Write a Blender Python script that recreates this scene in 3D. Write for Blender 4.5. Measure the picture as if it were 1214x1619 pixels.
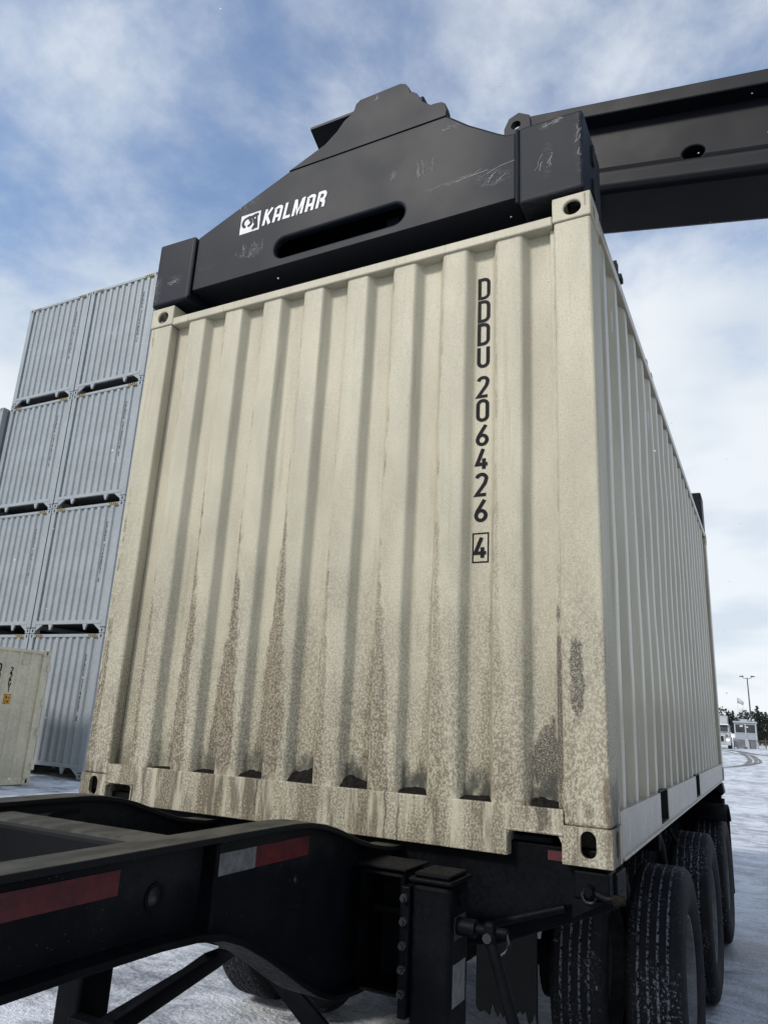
import bpy, bmesh, math, random
from mathutils import Vector, Matrix
R = math.radians
random.seed(7)
for o in list(bpy.data.objects): bpy.data.objects.remove(o)
S = bpy.context.scene
COL = S.collection
GZ = -1.22            # ground level; z = 0 is the underside of the lifted beige container

# ------------------------------------------------------------------ camera
cam = bpy.data.cameras.new('camera'); camo = bpy.data.objects.new('camera', cam); COL.objects.link(camo)
cam.sensor_fit = 'VERTICAL'; cam.sensor_height = 36.0; cam.lens = 36.0 * 1148.16 / 1619.0
cam.clip_start = 0.05; cam.clip_end = 3000
camo.location = (2.92799, -2.60183, 0.42788)
camo.rotation_euler = (1.84879973, -0.0490953562, 0.474116708)
S.camera = camo

# ------------------------------------------------------------------ sky, sun, exposure
SUN_EL, SUN_AZ = R(38), R(206)      # azimuth clockwise from +y: behind the camera, to its left
wd = bpy.data.worlds.new('World'); S.world = wd; wd.use_nodes = True
nt = wd.node_tree; nt.nodes.clear()
def wn(t, **k):
    n = nt.nodes.new(t)
    for a, v in k.items(): setattr(n, a, v)
    return n
def wmath(op, a, b=None, clamp=False):
    n = wn('ShaderNodeMath', operation=op, use_clamp=clamp)
    for i, v in enumerate((a, b)):
        if v is None: continue
        if isinstance(v, (int, float)): n.inputs[i].default_value = v
        else: nt.links.new(v, n.inputs[i])
    return n.outputs[0]
def wmap(v, a, b, c=0.0, d=1.0):
    n = wn('ShaderNodeMapRange', interpolation_type='SMOOTHSTEP')
    nt.links.new(v, n.inputs[0])
    for i, x in enumerate((a, b, c, d)): n.inputs[1+i].default_value = x
    return n.outputs[0]
sky = wn('ShaderNodeTexSky', sky_type='NISHITA', sun_disc=False, sun_elevation=SUN_EL, sun_rotation=SUN_AZ, air_density=1.0, dust_density=0.6, ozone_density=2.2)
bsky = wn('ShaderNodeBackground'); nt.links.new(sky.outputs[0], bsky.inputs[0]); bsky.inputs[1].default_value = 0.15
tc = wn('ShaderNodeTexCoord'); sep = wn('ShaderNodeSeparateXYZ'); nt.links.new(tc.outputs['Generated'], sep.inputs[0])
zc = wmath('ADD', wmath('MAXIMUM', sep.outputs[2], 0.0), 0.22)
cv = wn('ShaderNodeCombineXYZ')
nt.links.new(wmath('DIVIDE', sep.outputs[0], zc), cv.inputs[0]); nt.links.new(wmath('DIVIDE', sep.outputs[1], zc), cv.inputs[1])
def wnoise(scale, detail, rough, dist, off):
    m = wn('ShaderNodeMapping'); nt.links.new(cv.outputs[0], m.inputs[0]); m.inputs[1].default_value = off
    n = wn('ShaderNodeTexNoise'); nt.links.new(m.outputs[0], n.inputs['Vector'])
    n.inputs['Scale'].default_value = scale; n.inputs['Detail'].default_value = detail
    n.inputs['Roughness'].default_value = rough; n.inputs['Distortion'].default_value = dist
    return n.outputs[0]
OFF = (0.4, 9.3, 0)
big = wnoise(1.3, 3, 0.5, 0.0, OFF); fine = wnoise(3.4, 8, 0.60, 0.15, (7.7, 2.2, 3)); body = wnoise(2.2, 3, 0.5, 0.2, (2.5, 9.2, 1))
dens = wmath('ADD', wmath('MULTIPLY', big, 0.56), wmath('MULTIPLY', fine, 0.52))
hor = wmap(sep.outputs[2], 0.66, 0.06, 0.0, 0.36)                 # the cloud deck closes up towards the horizon
cf = wmap(wmath('ADD', dens, hor), 0.46, 0.72, 0.06, 0.95)
bcl = wn('ShaderNodeBackground')
cm = wn('ShaderNodeMix', data_type='RGBA'); nt.links.new(wmap(body, 0.36, 0.62), cm.inputs[0])
cm.inputs[6].default_value = (0.63, 0.70, 0.78, 1); cm.inputs[7].default_value = (0.80, 0.84, 0.88, 1)
nt.links.new(cm.outputs[2], bcl.inputs[0]); bcl.inputs[1].default_value = 0.80
mxs = wn('ShaderNodeMixShader'); nt.links.new(cf, mxs.inputs[0]); nt.links.new(bsky.outputs[0], mxs.inputs[1]); nt.links.new(bcl.outputs[0], mxs.inputs[2])
wo = wn('ShaderNodeOutputWorld'); nt.links.new(mxs.outputs[0], wo.inputs[0])

sl = bpy.data.lights.new('sun', 'SUN'); sl.energy = 1.9; sl.angle = R(9); sl.color = (1.0, 0.945, 0.85)
so = bpy.data.objects.new('sun', sl); COL.objects.link(so)
sd = Vector((math.sin(SUN_AZ)*math.cos(SUN_EL), math.cos(SUN_AZ)*math.cos(SUN_EL), math.sin(SUN_EL)))
so.rotation_euler = sd.to_track_quat('Z', 'Y').to_euler(); so.location = (-10, -20, 25)
S.view_settings.view_transform = 'Standard'; S.view_settings.look = 'None'
S.view_settings.exposure = 0.45; S.view_settings.gamma = 1.0; S.view_settings.use_curve_mapping = False
S.render.engine = 'CYCLES'

# ------------------------------------------------------------------ node material helper
class M:
    def __init__(s, name, rough=0.5, metal=0.0, spec=0.5):
        s.m = bpy.data.materials.new(name); s.m.use_nodes = True; s.t = s.m.node_tree
        s.b = s.t.nodes['Principled BSDF']; s.b.inputs['Roughness'].default_value = rough
        s.b.inputs['Metallic'].default_value = metal; s.b.inputs['Specular IOR Level'].default_value = spec
        s.tc = s.t.nodes.new('ShaderNodeTexCoord'); s._x = None
    def put(s, v, sock):
        if isinstance(v, (int, float)): sock.default_value = v
        elif isinstance(v, tuple): sock.default_value = (*v, 1) if (len(v) == 3 and sock.type == 'RGBA') else v
        else: s.t.links.new(v, sock)
    def P(s): return s.tc.outputs['Object']
    def xyz(s):
        if not s._x:
            n = s.t.nodes.new('ShaderNodeSeparateXYZ'); s.put(s.P(), n.inputs[0]); s._x = n.outputs
        return s._x
    def noise(s, scale, detail=4, rough=0.55, stretch=(1, 1, 1), off=(0, 0, 0), dist=0.0, vec=None):
        v = vec or s.P()
        m = s.t.nodes.new('ShaderNodeMapping'); s.put(v, m.inputs[0]); m.inputs[1].default_value = off; m.inputs[3].default_value = stretch
        n = s.t.nodes.new('ShaderNodeTexNoise'); s.put(m.outputs[0], n.inputs['Vector'])
        n.inputs['Scale'].default_value = scale; n.inputs['Detail'].default_value = detail
        n.inputs['Roughness'].default_value = rough; n.inputs['Distortion'].default_value = dist
        return n.outputs[0]
    def math(s, op, a, b=0.0, c=None, clamp=False):
        n = s.t.nodes.new('ShaderNodeMath'); n.operation = op; n.use_clamp = clamp
        s.put(a, n.inputs[0]); s.put(b, n.inputs[1])
        if c is not None: s.put(c, n.inputs[2])
        return n.outputs[0]
    def map(s, v, a, b, c=0.0, d=1.0, smooth=True):
        n = s.t.nodes.new('ShaderNodeMapRange'); n.interpolation_type = 'SMOOTHSTEP' if smooth else 'LINEAR'
        for i, x in enumerate((v, a, b, c, d)): s.put(x, n.inputs[i])
        return n.outputs[0]
    def mix(s, f, a, b):
        n = s.t.nodes.new('ShaderNodeMix'); n.data_type = 'RGBA'
        s.put(f, n.inputs[0]); s.put(a, n.inputs[6]); s.put(b, n.inputs[7]); return n.outputs[2]
    def blob(s, ax, cx, cz, rx, rz, amp=0.4, nz=None):
        x = s.xyz()
        dx = s.math('DIVIDE', s.math('SUBTRACT', x[ax[0]], cx), rx); dz = s.math('DIVIDE', s.math('SUBTRACT', x[ax[1]], cz), rz)
        d = s.math('SQRT', s.math('ADD', s.math('MULTIPLY', dx, dx), s.math('MULTIPLY', dz, dz)))
        if nz is not None: d = s.math('ADD', d, s.math('MULTIPLY', s.math('SUBTRACT', nz, 0.5), amp*3))
        return s.map(d, 1.0, 0.72)
    def col(s, v): s.put(v, s.b.inputs['Base Color']); return s
    def rough(s, v): s.put(v, s.b.inputs['Roughness']); return s
    def bump(s, h, strength=0.3, dist=0.01):
        n = s.t.nodes.new('ShaderNodeBump'); n.inputs['Strength'].default_value = strength; n.inputs['Distance'].default_value = dist
        s.put(h, n.inputs['Height']); s.put(n.outputs[0], s.b.inputs['Normal']); return s
def lerp3(a, b, t): return tuple(x+(y-x)*t for x, y in zip(a, b))
def simple(name, c, rough=0.5, metal=0.0, var=0.25, scale=6.0, bumps=0.15, spec=0.5):
    m = M(name, rough, metal, spec); n = m.noise(scale, 6, 0.6); f = m.noise(scale*9, 3)
    k = m.math('ADD', m.math('MULTIPLY', n, 0.6), m.math('MULTIPLY', f, 0.4))
    m.col(m.mix(m.map(k, 0.35, 0.65), tuple(x*(1-var) for x in c), tuple(min(1, x*(1+var)) for x in c)))
    m.rough(m.map(f, 0.2, 0.8, max(0, rough-0.12), min(1, rough+0.12)))
    if bumps: m.bump(f, bumps, 0.004)
    return m.m

CLEAN = (0.475, 0.440, 0.330)
def beige_paint(name, front):
    m = M(name, 0.5, 0, 0.4 if front else 0.5); x = m.xyz(); base = CLEAN if front else (0.45, 0.412, 0.318)
    broad = m.noise(5.0, 5, 0.6, (1, 1, 0.35)); grain = m.noise(230.0, 4, 0.8); grain2 = m.noise(330.0, 1, 0.5); mid = m.noise(24.0, 5, 0.6, (1, 1, 0.6))
    streak = m.noise(26.0, 5, 0.6, (1, 1, 0.05)); lum = m.noise(2.0, 3, 0.5, (1, 1, 0.5), (4, 1, 7))
    c = m.mix(m.map(broad, 0.35, 0.68), lerp3(base, tuple(v*.82 for v in base), 0.6), lerp3(base, tuple(v*1.10 for v in base), 0.6))
    c = m.mix(m.math('MULTIPLY', m.map(streak, 0.55, 0.72), 0.30 if front else 0.18), c, (0.27, 0.225, 0.145))
    c = m.mix(m.math('MULTIPLY', m.map(grain, 0.50, 0.62), 0.42 if front else 0.24), c, (0.19, 0.162, 0.108))
    c = m.mix(m.math('MULTIPLY', m.map(grain2, 0.62, 0.72), 0.35), c, (0.20, 0.18, 0.14))
    if front:
        # road grime: V-shaped streaks running up the left edge of every ridge, wide at the bottom
        t = m.math('DIVIDE', m.math('SUBTRACT', x[0], 0.281), 0.2497)
        idx = m.math('FLOOR', m.math('ADD', t, 0.5))
        ph = m.math('MULTIPLY', m.math('ABSOLUTE', m.math('SUBTRACT', t, idx)), 0.2497)
        rnd = m.math('FRACT', m.math('MULTIPLY', m.math('SINE', m.math('MULTIPLY', idx, 12.9898)), 43.758))
        rnd2 = m.math('FRACT', m.math('MULTIPLY', rnd, 7.31))
        ztop = m.math('ADD', 1.0, m.math('MULTIPLY', rnd, 0.6))
        wid = m.math('MINIMUM', m.math('MULTIPLY', m.math('MAXIMUM', m.math('SUBTRACT', ztop, x[2]), 0.0), m.math('ADD', 0.045, m.math('MULTIPLY', rnd2, 0.035))), 0.080)
        edge = m.math('ADD', ph, m.math('ADD', m.math('MULTIPLY', m.math('SUBTRACT', mid, 0.5), 0.06), m.math('MULTIPLY', m.math('SUBTRACT', streak, 0.5), 0.09)))
        vm = m.map(m.math('SUBTRACT', wid, edge), -0.006, 0.014)
        vm = m.math('MULTIPLY', vm, m.math('MULTIPLY', m.map(x[0], 2.3, 0.5, 0.25, 1.0, False), m.math('ADD', 0.7, m.math('MULTIPLY', rnd2, 0.3))))
        spk = m.map(m.noise(140.0, 3, 0.78, (1, 1, 0.8), (2, 7, 5)), 0.43, 0.56)
        c = m.mix(m.math('MULTIPLY', vm, 0.70), c, (0.205, 0.158, 0.10))
        c = m.mix(m.math('MULTIPLY', m.math('MULTIPLY', vm, spk), 0.95), c, (0.055, 0.042, 0.025))
        edge_glint = m.math('MULTIPLY', m.math('MULTIPLY', m.map(ph, 0.0045, 0.002), m.map(mid, 0.40, 0.55)), m.map(x[2], 0.15, 0.19))  # ridge-edge highlight, painted into the colour as a thin pale line
        c = m.mix(m.math('MULTIPLY', edge_glint, 0.55), c, (0.56, 0.52, 0.40))
        # general frost-and-dirt speckle on the lower half and down the left post
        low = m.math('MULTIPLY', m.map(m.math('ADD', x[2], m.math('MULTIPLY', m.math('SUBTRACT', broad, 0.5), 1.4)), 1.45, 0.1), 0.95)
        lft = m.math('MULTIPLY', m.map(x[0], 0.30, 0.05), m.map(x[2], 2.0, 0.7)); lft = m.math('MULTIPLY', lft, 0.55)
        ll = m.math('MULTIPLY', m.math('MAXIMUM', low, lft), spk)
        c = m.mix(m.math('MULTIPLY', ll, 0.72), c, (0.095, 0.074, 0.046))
        # black smears: low on the right post, last flute
        z1 = m.math('MAXIMUM', m.blob((0, 2), 2.335, 0.60, 0.030, 0.16, 0.5, mid), m.blob((0, 2), 2.215, 0.28, 0.050, 0.20, 0.6, mid))
        z1 = m.math('MAXIMUM', z1, m.blob((0, 2), 2.268, 0.45, 0.012, 0.40, 0.6, mid))
        c = m.mix(m.math('MULTIPLY', m.math('MULTIPLY', z1, m.map(grain, 0.36, 0.54)), 0.92), c, (0.035, 0.03, 0.025))
        # soot and thaw runs at the foot of the flutes and down the sill
        fl_ = m.math('MULTIPLY', m.map(x[1], 0.030, 0.050), m.map(m.math('ADD', x[2], m.math('MULTIPLY', m.math('SUBTRACT', mid, 0.5), 0.34)), 0.31, 0.18))
        c = m.mix(m.math('MULTIPLY', m.math('MULTIPLY', fl_, m.map(x[0], 0.3, 1.2, 0.5, 1.0)), 0.92), c, (0.035, 0.038, 0.028))
        for (dx, dw, zt_) in ((1.615, .006, .10), (1.668, .007, .085), (0.40, .008, .12), (1.02, .005, .12)):
            dd = m.math('ABSOLUTE', m.math('ADD', m.math('SUBTRACT', x[0], dx), m.math('MULTIPLY', m.math('SUBTRACT', m.noise(9, 2, 0.5, (0, 0, 1), (dx*9, 0, 0)), 0.5), 0.06)))
            dm = m.math('MULTIPLY', m.map(dd, dw, dw*.4), m.map(x[2], 0.20, 0.165))
            c = m.mix(m.math('MULTIPLY', dm, 0.7), c, (0.06, 0.05, 0.035))
        # rubbed, rusty patches at the lower right corner
        rr = m.math('MAXIMUM', m.blob((0, 2), 2.425, 0.21, 0.018, 0.09, 0.5, streak), m.blob((0, 2), 2.43, 0.06, 0.035, 0.06, 0.5, mid))
        rr = m.math('MAXIMUM', rr, m.blob((0, 2), 2.425, 2.55, 0.035, 0.04, 0.5, mid))
        c = m.mix(m.math('MULTIPLY', m.math('MULTIPLY', rr, m.map(streak, 0.46, 0.58)), 0.7), c, (0.10, 0.065, 0.04))
        # pale ice runs on the sill
        sdirt = m.math('MULTIPLY', m.map(m.noise(20, 5, 0.65, (1, 1, 0.16), (8, 0, 2)), 0.48, 0.60), m.map(x[2], 0.20, 0.16))
        c = m.mix(m.math('MULTIPLY', sdirt, 0.72), c, (0.11, 0.088, 0.058))
        ice = m.math('MULTIPLY', m.map(m.noise(16, 5, 0.6, (1, 1, 0.10), (3, 0, 0)), 0.50, 0.62), m.map(x[2], 0.21, 0.16))
        c = m.mix(m.math('MULTIPLY', ice, 0.70), c, (0.50, 0.46, 0.345))
    else:
        sp = m.math('MULTIPLY', m.map(m.math('ADD', x[2], m.math('MULTIPLY', mid, 0.3)), 0.75, 0.1), m.map(grain, 0.42, 0.6))
        c = m.mix(m.math('MULTIPLY', sp, 0.5), c, (0.22, 0.20, 0.17))
        c = m.mix(m.math('MULTIPLY', m.map(x[2], 0.172, 0.155), m.map(mid, 0.3, 0.65, 0.25, 0.7)), c, (0.17, 0.155, 0.13))
        sn = m.math('MULTIPLY', m.map(m.noise(30, 4, 0.6, (1, 1, 0.12)), 0.60, 0.68), m.map(x[2], 0.9, 0.2))
        c = m.mix(m.math('MULTIPLY', sn, 0.5), c, (0.6, 0.62, 0.64))
    m.col(c); m.rough(m.map(grain, 0.3, 0.7, 0.36, 0.58) if front else m.map(grain, 0.3, 0.7, 0.24, 0.36)); m.bump(m.math('ADD', grain, m.math('MULTIPLY', mid, 0.5)), 0.30 if front else 0.08, 0.003)
    return m.m
def dark_paint(name, scuffs=(), ax=(0, 2), c0=(0.0075, 0.0098, 0.0150)):
    m = M(name, 0.55, 0, 0.16); broad = m.noise(2.0, 3, 0.5); grain = m.noise(160, 2, 0.6); mid = m.noise(30, 4, 0.65)
    sc = m.noise(120, 4, 0.75, (0.22, 1, 1), dist=1.2)
    c = m.mix(m.map(broad, 0.35, 0.7), c0, tuple(v*1.18 for v in c0))
    c = m.mix(m.math('MULTIPLY', m.map(grain, 0.74, 0.80), 0.4), c, (0.2, 0.21, 0.23))
    c = m.mix(m.math('MULTIPLY', m.math('MULTIPLY', m.map(sc, 0.60, 0.66), m.map(broad, 0.5, 0.66)), 0.05), c, (0.22, 0.22, 0.23))
    for (cx, cz, rx, rz, tone, k) in scuffs:
        b = m.math('MULTIPLY', m.blob(ax, cx, cz, rx, rz, 0.16, mid), m.map(sc, 0.52, 0.57))
        c = m.mix(m.math('MULTIPLY', b, k*0.35), c, tone)
    m.col(c); m.rough(m.map(broad, 0.3, 0.7, 0.46, 0.54))
    return m.m

G1 = (0.22, 0.23, 0.245); RUST = (0.10, 0.045, 0.025)
MAT = {}
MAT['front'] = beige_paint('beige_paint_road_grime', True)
MAT['side'] = beige_paint('beige_paint_frosted', False)
MAT['spr'] = dark_paint('dark_grey_spreader_paint', [
    (0.66, 2.80, 0.09, 0.05, G1, 0.75), (0.60, 3.13, 0.09, 0.035, (0.16, 0.15, 0.14), 0.9), (0.35, 2.78, 0.07, 0.02, RUST, 0.8), (0.30, 3.03, 0.06, 0.03, RUST, 0.8),
    (1.50, 2.99, 0.025, 0.03, G1, 0.8), (1.67, 2.97, 0.05, 0.05, G1, 0.45), (1.86, 2.84, 0.20, 0.018, (0.2, 0.2, 0.21), 0.7), (2.02, 2.80, 0.10, 0.05, G1, 0.55),
    (2.25, 2.98, 0.03, 0.02, G1, 0.9), (2.31, 2.99, 0.05, 0.015, G1, 0.9), (2.26, 2.80, 0.03, 0.11, G1, 0.35), (2.40, 2.85, 0.03, 0.20, G1, 0.35), (0.14, 2.75, 0.06, 0.04, G1, 0.7),
    (0.02, 2.70, 0.03, 0.12, G1, 0.6), (0.20, 2.92, 0.05, 0.06, (0.02, 0.02, 0.02), 0.8), (1.80, 3.17, 0.07, 0.012, G1, 0.5), (2.28, 2.61, 0.2, 0.03, (0.08, 0.06, 0.045), 0.8)])
MAT['boom'] = dark_paint('dark_boom_paint', c0=(0.004, 0.0048, 0.0078))
MAT['chassis'] = simple('black_chassis_paint', (0.0026, 0.003, 0.0042), 0.55, 0, 0.5, 7, 0.1, 0.08)
def flange_mat():
    m = M('dusty_black_flange', 0.6, 0, 0.2); n = m.noise(14, 6, 0.65, (1, 0.4, 1)); g = m.noise(150, 3)
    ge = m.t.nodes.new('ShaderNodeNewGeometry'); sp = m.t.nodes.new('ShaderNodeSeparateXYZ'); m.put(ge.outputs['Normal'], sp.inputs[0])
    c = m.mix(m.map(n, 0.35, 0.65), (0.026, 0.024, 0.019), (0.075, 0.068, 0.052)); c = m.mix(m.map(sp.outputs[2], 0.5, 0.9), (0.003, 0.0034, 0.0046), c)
    c = m.mix(m.math('MULTIPLY', m.map(g, 0.62, 0.72), 0.4), c, (0.02, 0.02, 0.02)); m.col(c); m.bump(g, 0.2, 0.002); return m.m
MAT['flange'] = flange_mat()
def web_mat():
    m = M('black_web_paint_frosted', 0.55, 0, 0.10); x = m.xyz(); n = m.noise(10, 6, 0.65); g = m.noise(180, 3)
    c = m.mix(m.map(n, 0.35, 0.7), (0.0022, 0.0028, 0.0045), (0.0045, 0.0052, 0.0075))
    fr = m.math('MULTIPLY', m.map(m.math('ADD', x[2], m.math('MULTIPLY', m.math('SUBTRACT', n, 0.5), 0.22)), -0.02, 0.07), m.map(m.math('ADD', x[1], m.math('MULTIPLY', n, 0.1)), -1.45, -1.20))
    c = m.mix(m.math('MULTIPLY', fr, 0.6), c, (0.016, 0.017, 0.018))
    c = m.mix(m.math('MULTIPLY', m.map(g, 0.69, 0.74), 0.35), c, (0.3, 0.3, 0.32)); m.col(c); m.bump(n, 0.1, 0.004); return m.m
MAT['web'] = web_mat()
MAT['greyc'] = simple('blue_grey_container_paint', (0.265, 0.292, 0.306), 0.45, 0, 0.10, 1.5, 0.05)
MAT['greyc_dark'] = simple('grey_container_hole', (0.03, 0.032, 0.035), 0.8, 0, 0.3, 5, 0)
MAT['bgbeige'] = simple('weathered_beige_paint', (0.50, 0.455, 0.325), 0.5, 0, 0.16, 1.6, 0.1)
MAT['ink'] = simple('black_lettering', (0.006, 0.0065, 0.008), 0.6, 0, 0.2, 30, 0, 0.12)
MAT['white'] = simple('white_vinyl', (0.62, 0.63, 0.64), 0.5, 0, 0.12, 40, 0.05)
MAT['yellow'] = simple('yellow_hazard_tape', (0.42, 0.28, 0.06), 0.5, 0, 0.2, 30, 0)
MAT['orange'] = simple('orange_warning_label', (0.65, 0.30, 0.03), 0.5, 0, 0.2, 30, 0)
MAT['redtape'] = simple('dirty_red_reflective_tape', (0.065, 0.0045, 0.008), 0.5, 0, 0.45, 25, 0.1)
MAT['whitetape'] = simple('dirty_white_reflective_tape', (0.115, 0.12, 0.12), 0.5, 0, 0.4, 45, 0.1)
MAT['soot'] = simple('black_slush_dirt', (0.012, 0.0105, 0.009), 0.95, 0, 0.6, 60, 0.6, 0.1)
MAT['steel'] = simple('dull_steel', (0.022, 0.022, 0.025), 0.55, 0.2, 0.4, 30, 0.1)
MAT['rim'] = simple('dusty_wheel_steel', (0.14, 0.145, 0.15), 0.6, 0.2, 0.35, 14, 0.15)
MAT['black'] = simple('black_rubber_plastic', (0.005, 0.005, 0.006), 0.6, 0, 0.4, 20, 0.1, 0.3)
MAT['timber'] = simple('brown_post', (0.085, 0.055, 0.038), 0.8, 0, 0.3, 8, 0.2)
MAT['alu'] = simple('pale_booth_cladding', (0.27, 0.31, 0.35), 0.5, 0.0, 0.08, 3, 0)
MAT['boothtrim'] = simple('pale_booth_trim', (0.36, 0.38, 0.40), 0.5, 0.0, 0.08, 3, 0)
MAT['boothlow'] = simple('grey_booth_skirt', (0.13, 0.13, 0.14), 0.7, 0, 0.2, 3, 0)
MAT['truckw'] = simple('white_truck_paint', (0.33, 0.345, 0.355), 0.4, 0, 0.12, 3, 0)
MAT['pole'] = simple('dark_lamp_post_paint', (0.05, 0.05, 0.055), 0.5, 0, 0.2, 5, 0)
def glass():
    m = M('dark_window_glass', 0.08); n = m.noise(2, 2); m.col(m.mix(n, (0.015, 0.018, 0.02), (0.05, 0.055, 0.06))); return m.m
MAT['glass'] = glass()
def emis(name, c, k):
    m = M(name, 0.3); m.col(c); m.put(c, m.b.inputs['Emission Color']); m.b.inputs['Emission Strength'].default_value = k; return m.m
MAT['headlight'] = emis('lit_headlight', (1.0, 0.95, 0.82), 4.0)
def tyre_mat():
    m = M('snowy_tyre_rubber', 0.75, 0, 0.2); x = m.xyz(); n = m.noise(22, 5, 0.6); g = m.noise(75, 4, 0.7); cr = m.noise(150, 4, 0.75, dist=1.5); pv = m.noise(5, 3)
    c = m.mix(n, (0.004, 0.0045, 0.006), (0.012, 0.0125, 0.015))
    r = m.math('SQRT', m.math('ADD', m.math('MULTIPLY', x[1], x[1]), m.math('MULTIPLY', x[2], x[2])))
    tread = m.map(r, 0.4875, 0.5089)
    sn = m.math('MULTIPLY', m.math('MULTIPLY', m.map(g, 0.555, 0.62), m.map(cr, 0.47, 0.54)), m.map(pv, 0.42, 0.66))
    c = m.mix(m.math('MULTIPLY', m.math('MULTIPLY', sn, tread), 0.80), c, (0.42, 0.44, 0.48))
    gr = m.math('MULTIPLY', m.math('MULTIPLY', m.map(r, 0.5234, 0.5191), tread), m.math('MULTIPLY', m.map(g, 0.46, 0.56), m.map(m.math('ABSOLUTE', x[0]), 0.094, 0.088)))
    c = m.mix(m.math('MULTIPLY', gr, 0.75), c, (0.46, 0.48, 0.52))
    side = m.math('MULTIPLY', m.map(r, 0.5036, 0.4714), 0.7)
    c = m.mix(m.math('MULTIPLY', side, m.map(n, 0.2, 0.8)), c, (0.030, 0.031, 0.034)); m.col(c); m.bump(cr, 0.35, 0.004); return m.m
MAT['tyre'] = tyre_mat()
def snow_mat():
    m = M('packed_snow', 0.55); x = m.xyz()
    big = m.noise(0.30, 6, 0.62, (1, 1, 1)); md = m.noise(2.4, 7, 0.70, (0.6, 1.3, 1), dist=0.9); st = m.noise(2.2, 7, 0.65, (1.0, 0.28, 1), (5, 3, 0), 0.4); fn = m.noise(38, 5, 0.65)
    k = m.math('ADD', m.math('ADD', m.math('MULTIPLY', big, 0.24), m.math('MULTIPLY', md, 0.38)), m.math('ADD', m.math('MULTIPLY', st, 0.26), m.math('MULTIPLY', fn, 0.16)))
    c = m.mix(m.map(k, 0.43, 0.58), (0.19, 0.205, 0.235), (0.76, 0.785, 0.82))
    dirty = m.map(m.math('ADD', m.math('MULTIPLY', st, 0.6), m.math('MULTIPLY', fn, 0.4)), 0.57, 0.70)
    c = m.mix(m.math('MULTIPLY', dirty, 0.7), c, (0.13, 0.13, 0.135))
    m.col(c); m.rough(m.map(k, 0.42, 0.6, 0.32, 0.75))
    m.bump(m.math('ADD', m.math('MULTIPLY', md, 1.0), m.math('MULTIPLY', fn, 0.5)), 0.9, 0.05); return m.m
MAT['snow'] = snow_mat()
MAT['slush'] = simple('brown_grey_slush', (0.15, 0.14, 0.135), 0.6, 0, 0.4, 3, 0.4)
MAT['bank'] = simple('clean_snow', (0.76, 0.78, 0.82), 0.7, 0, 0.06, 3, 0.3)
MAT['flake'] = simple('snowflake_white', (0.80, 0.82, 0.85), 0.8, 0, 0.05, 3, 0)
MAT['needle'] = simple('dark_pine_needles', (0.012, 0.018, 0.015), 0.9, 0, 0.5, 2, 0)
MAT['bark'] = simple('grey_brown_bark', (0.075, 0.062, 0.052), 0.9, 0, 0.4, 6, 0.3)
MAT['flag'] = simple('faded_grey_flag', (0.42, 0.45, 0.48), 0.8, 0, 0.15, 4, 0)
MAT['floor'] = simple('container_floor_timber', (0.10, 0.07, 0.05), 0.8, 0, 0.3, 8, 0.1)

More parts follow.
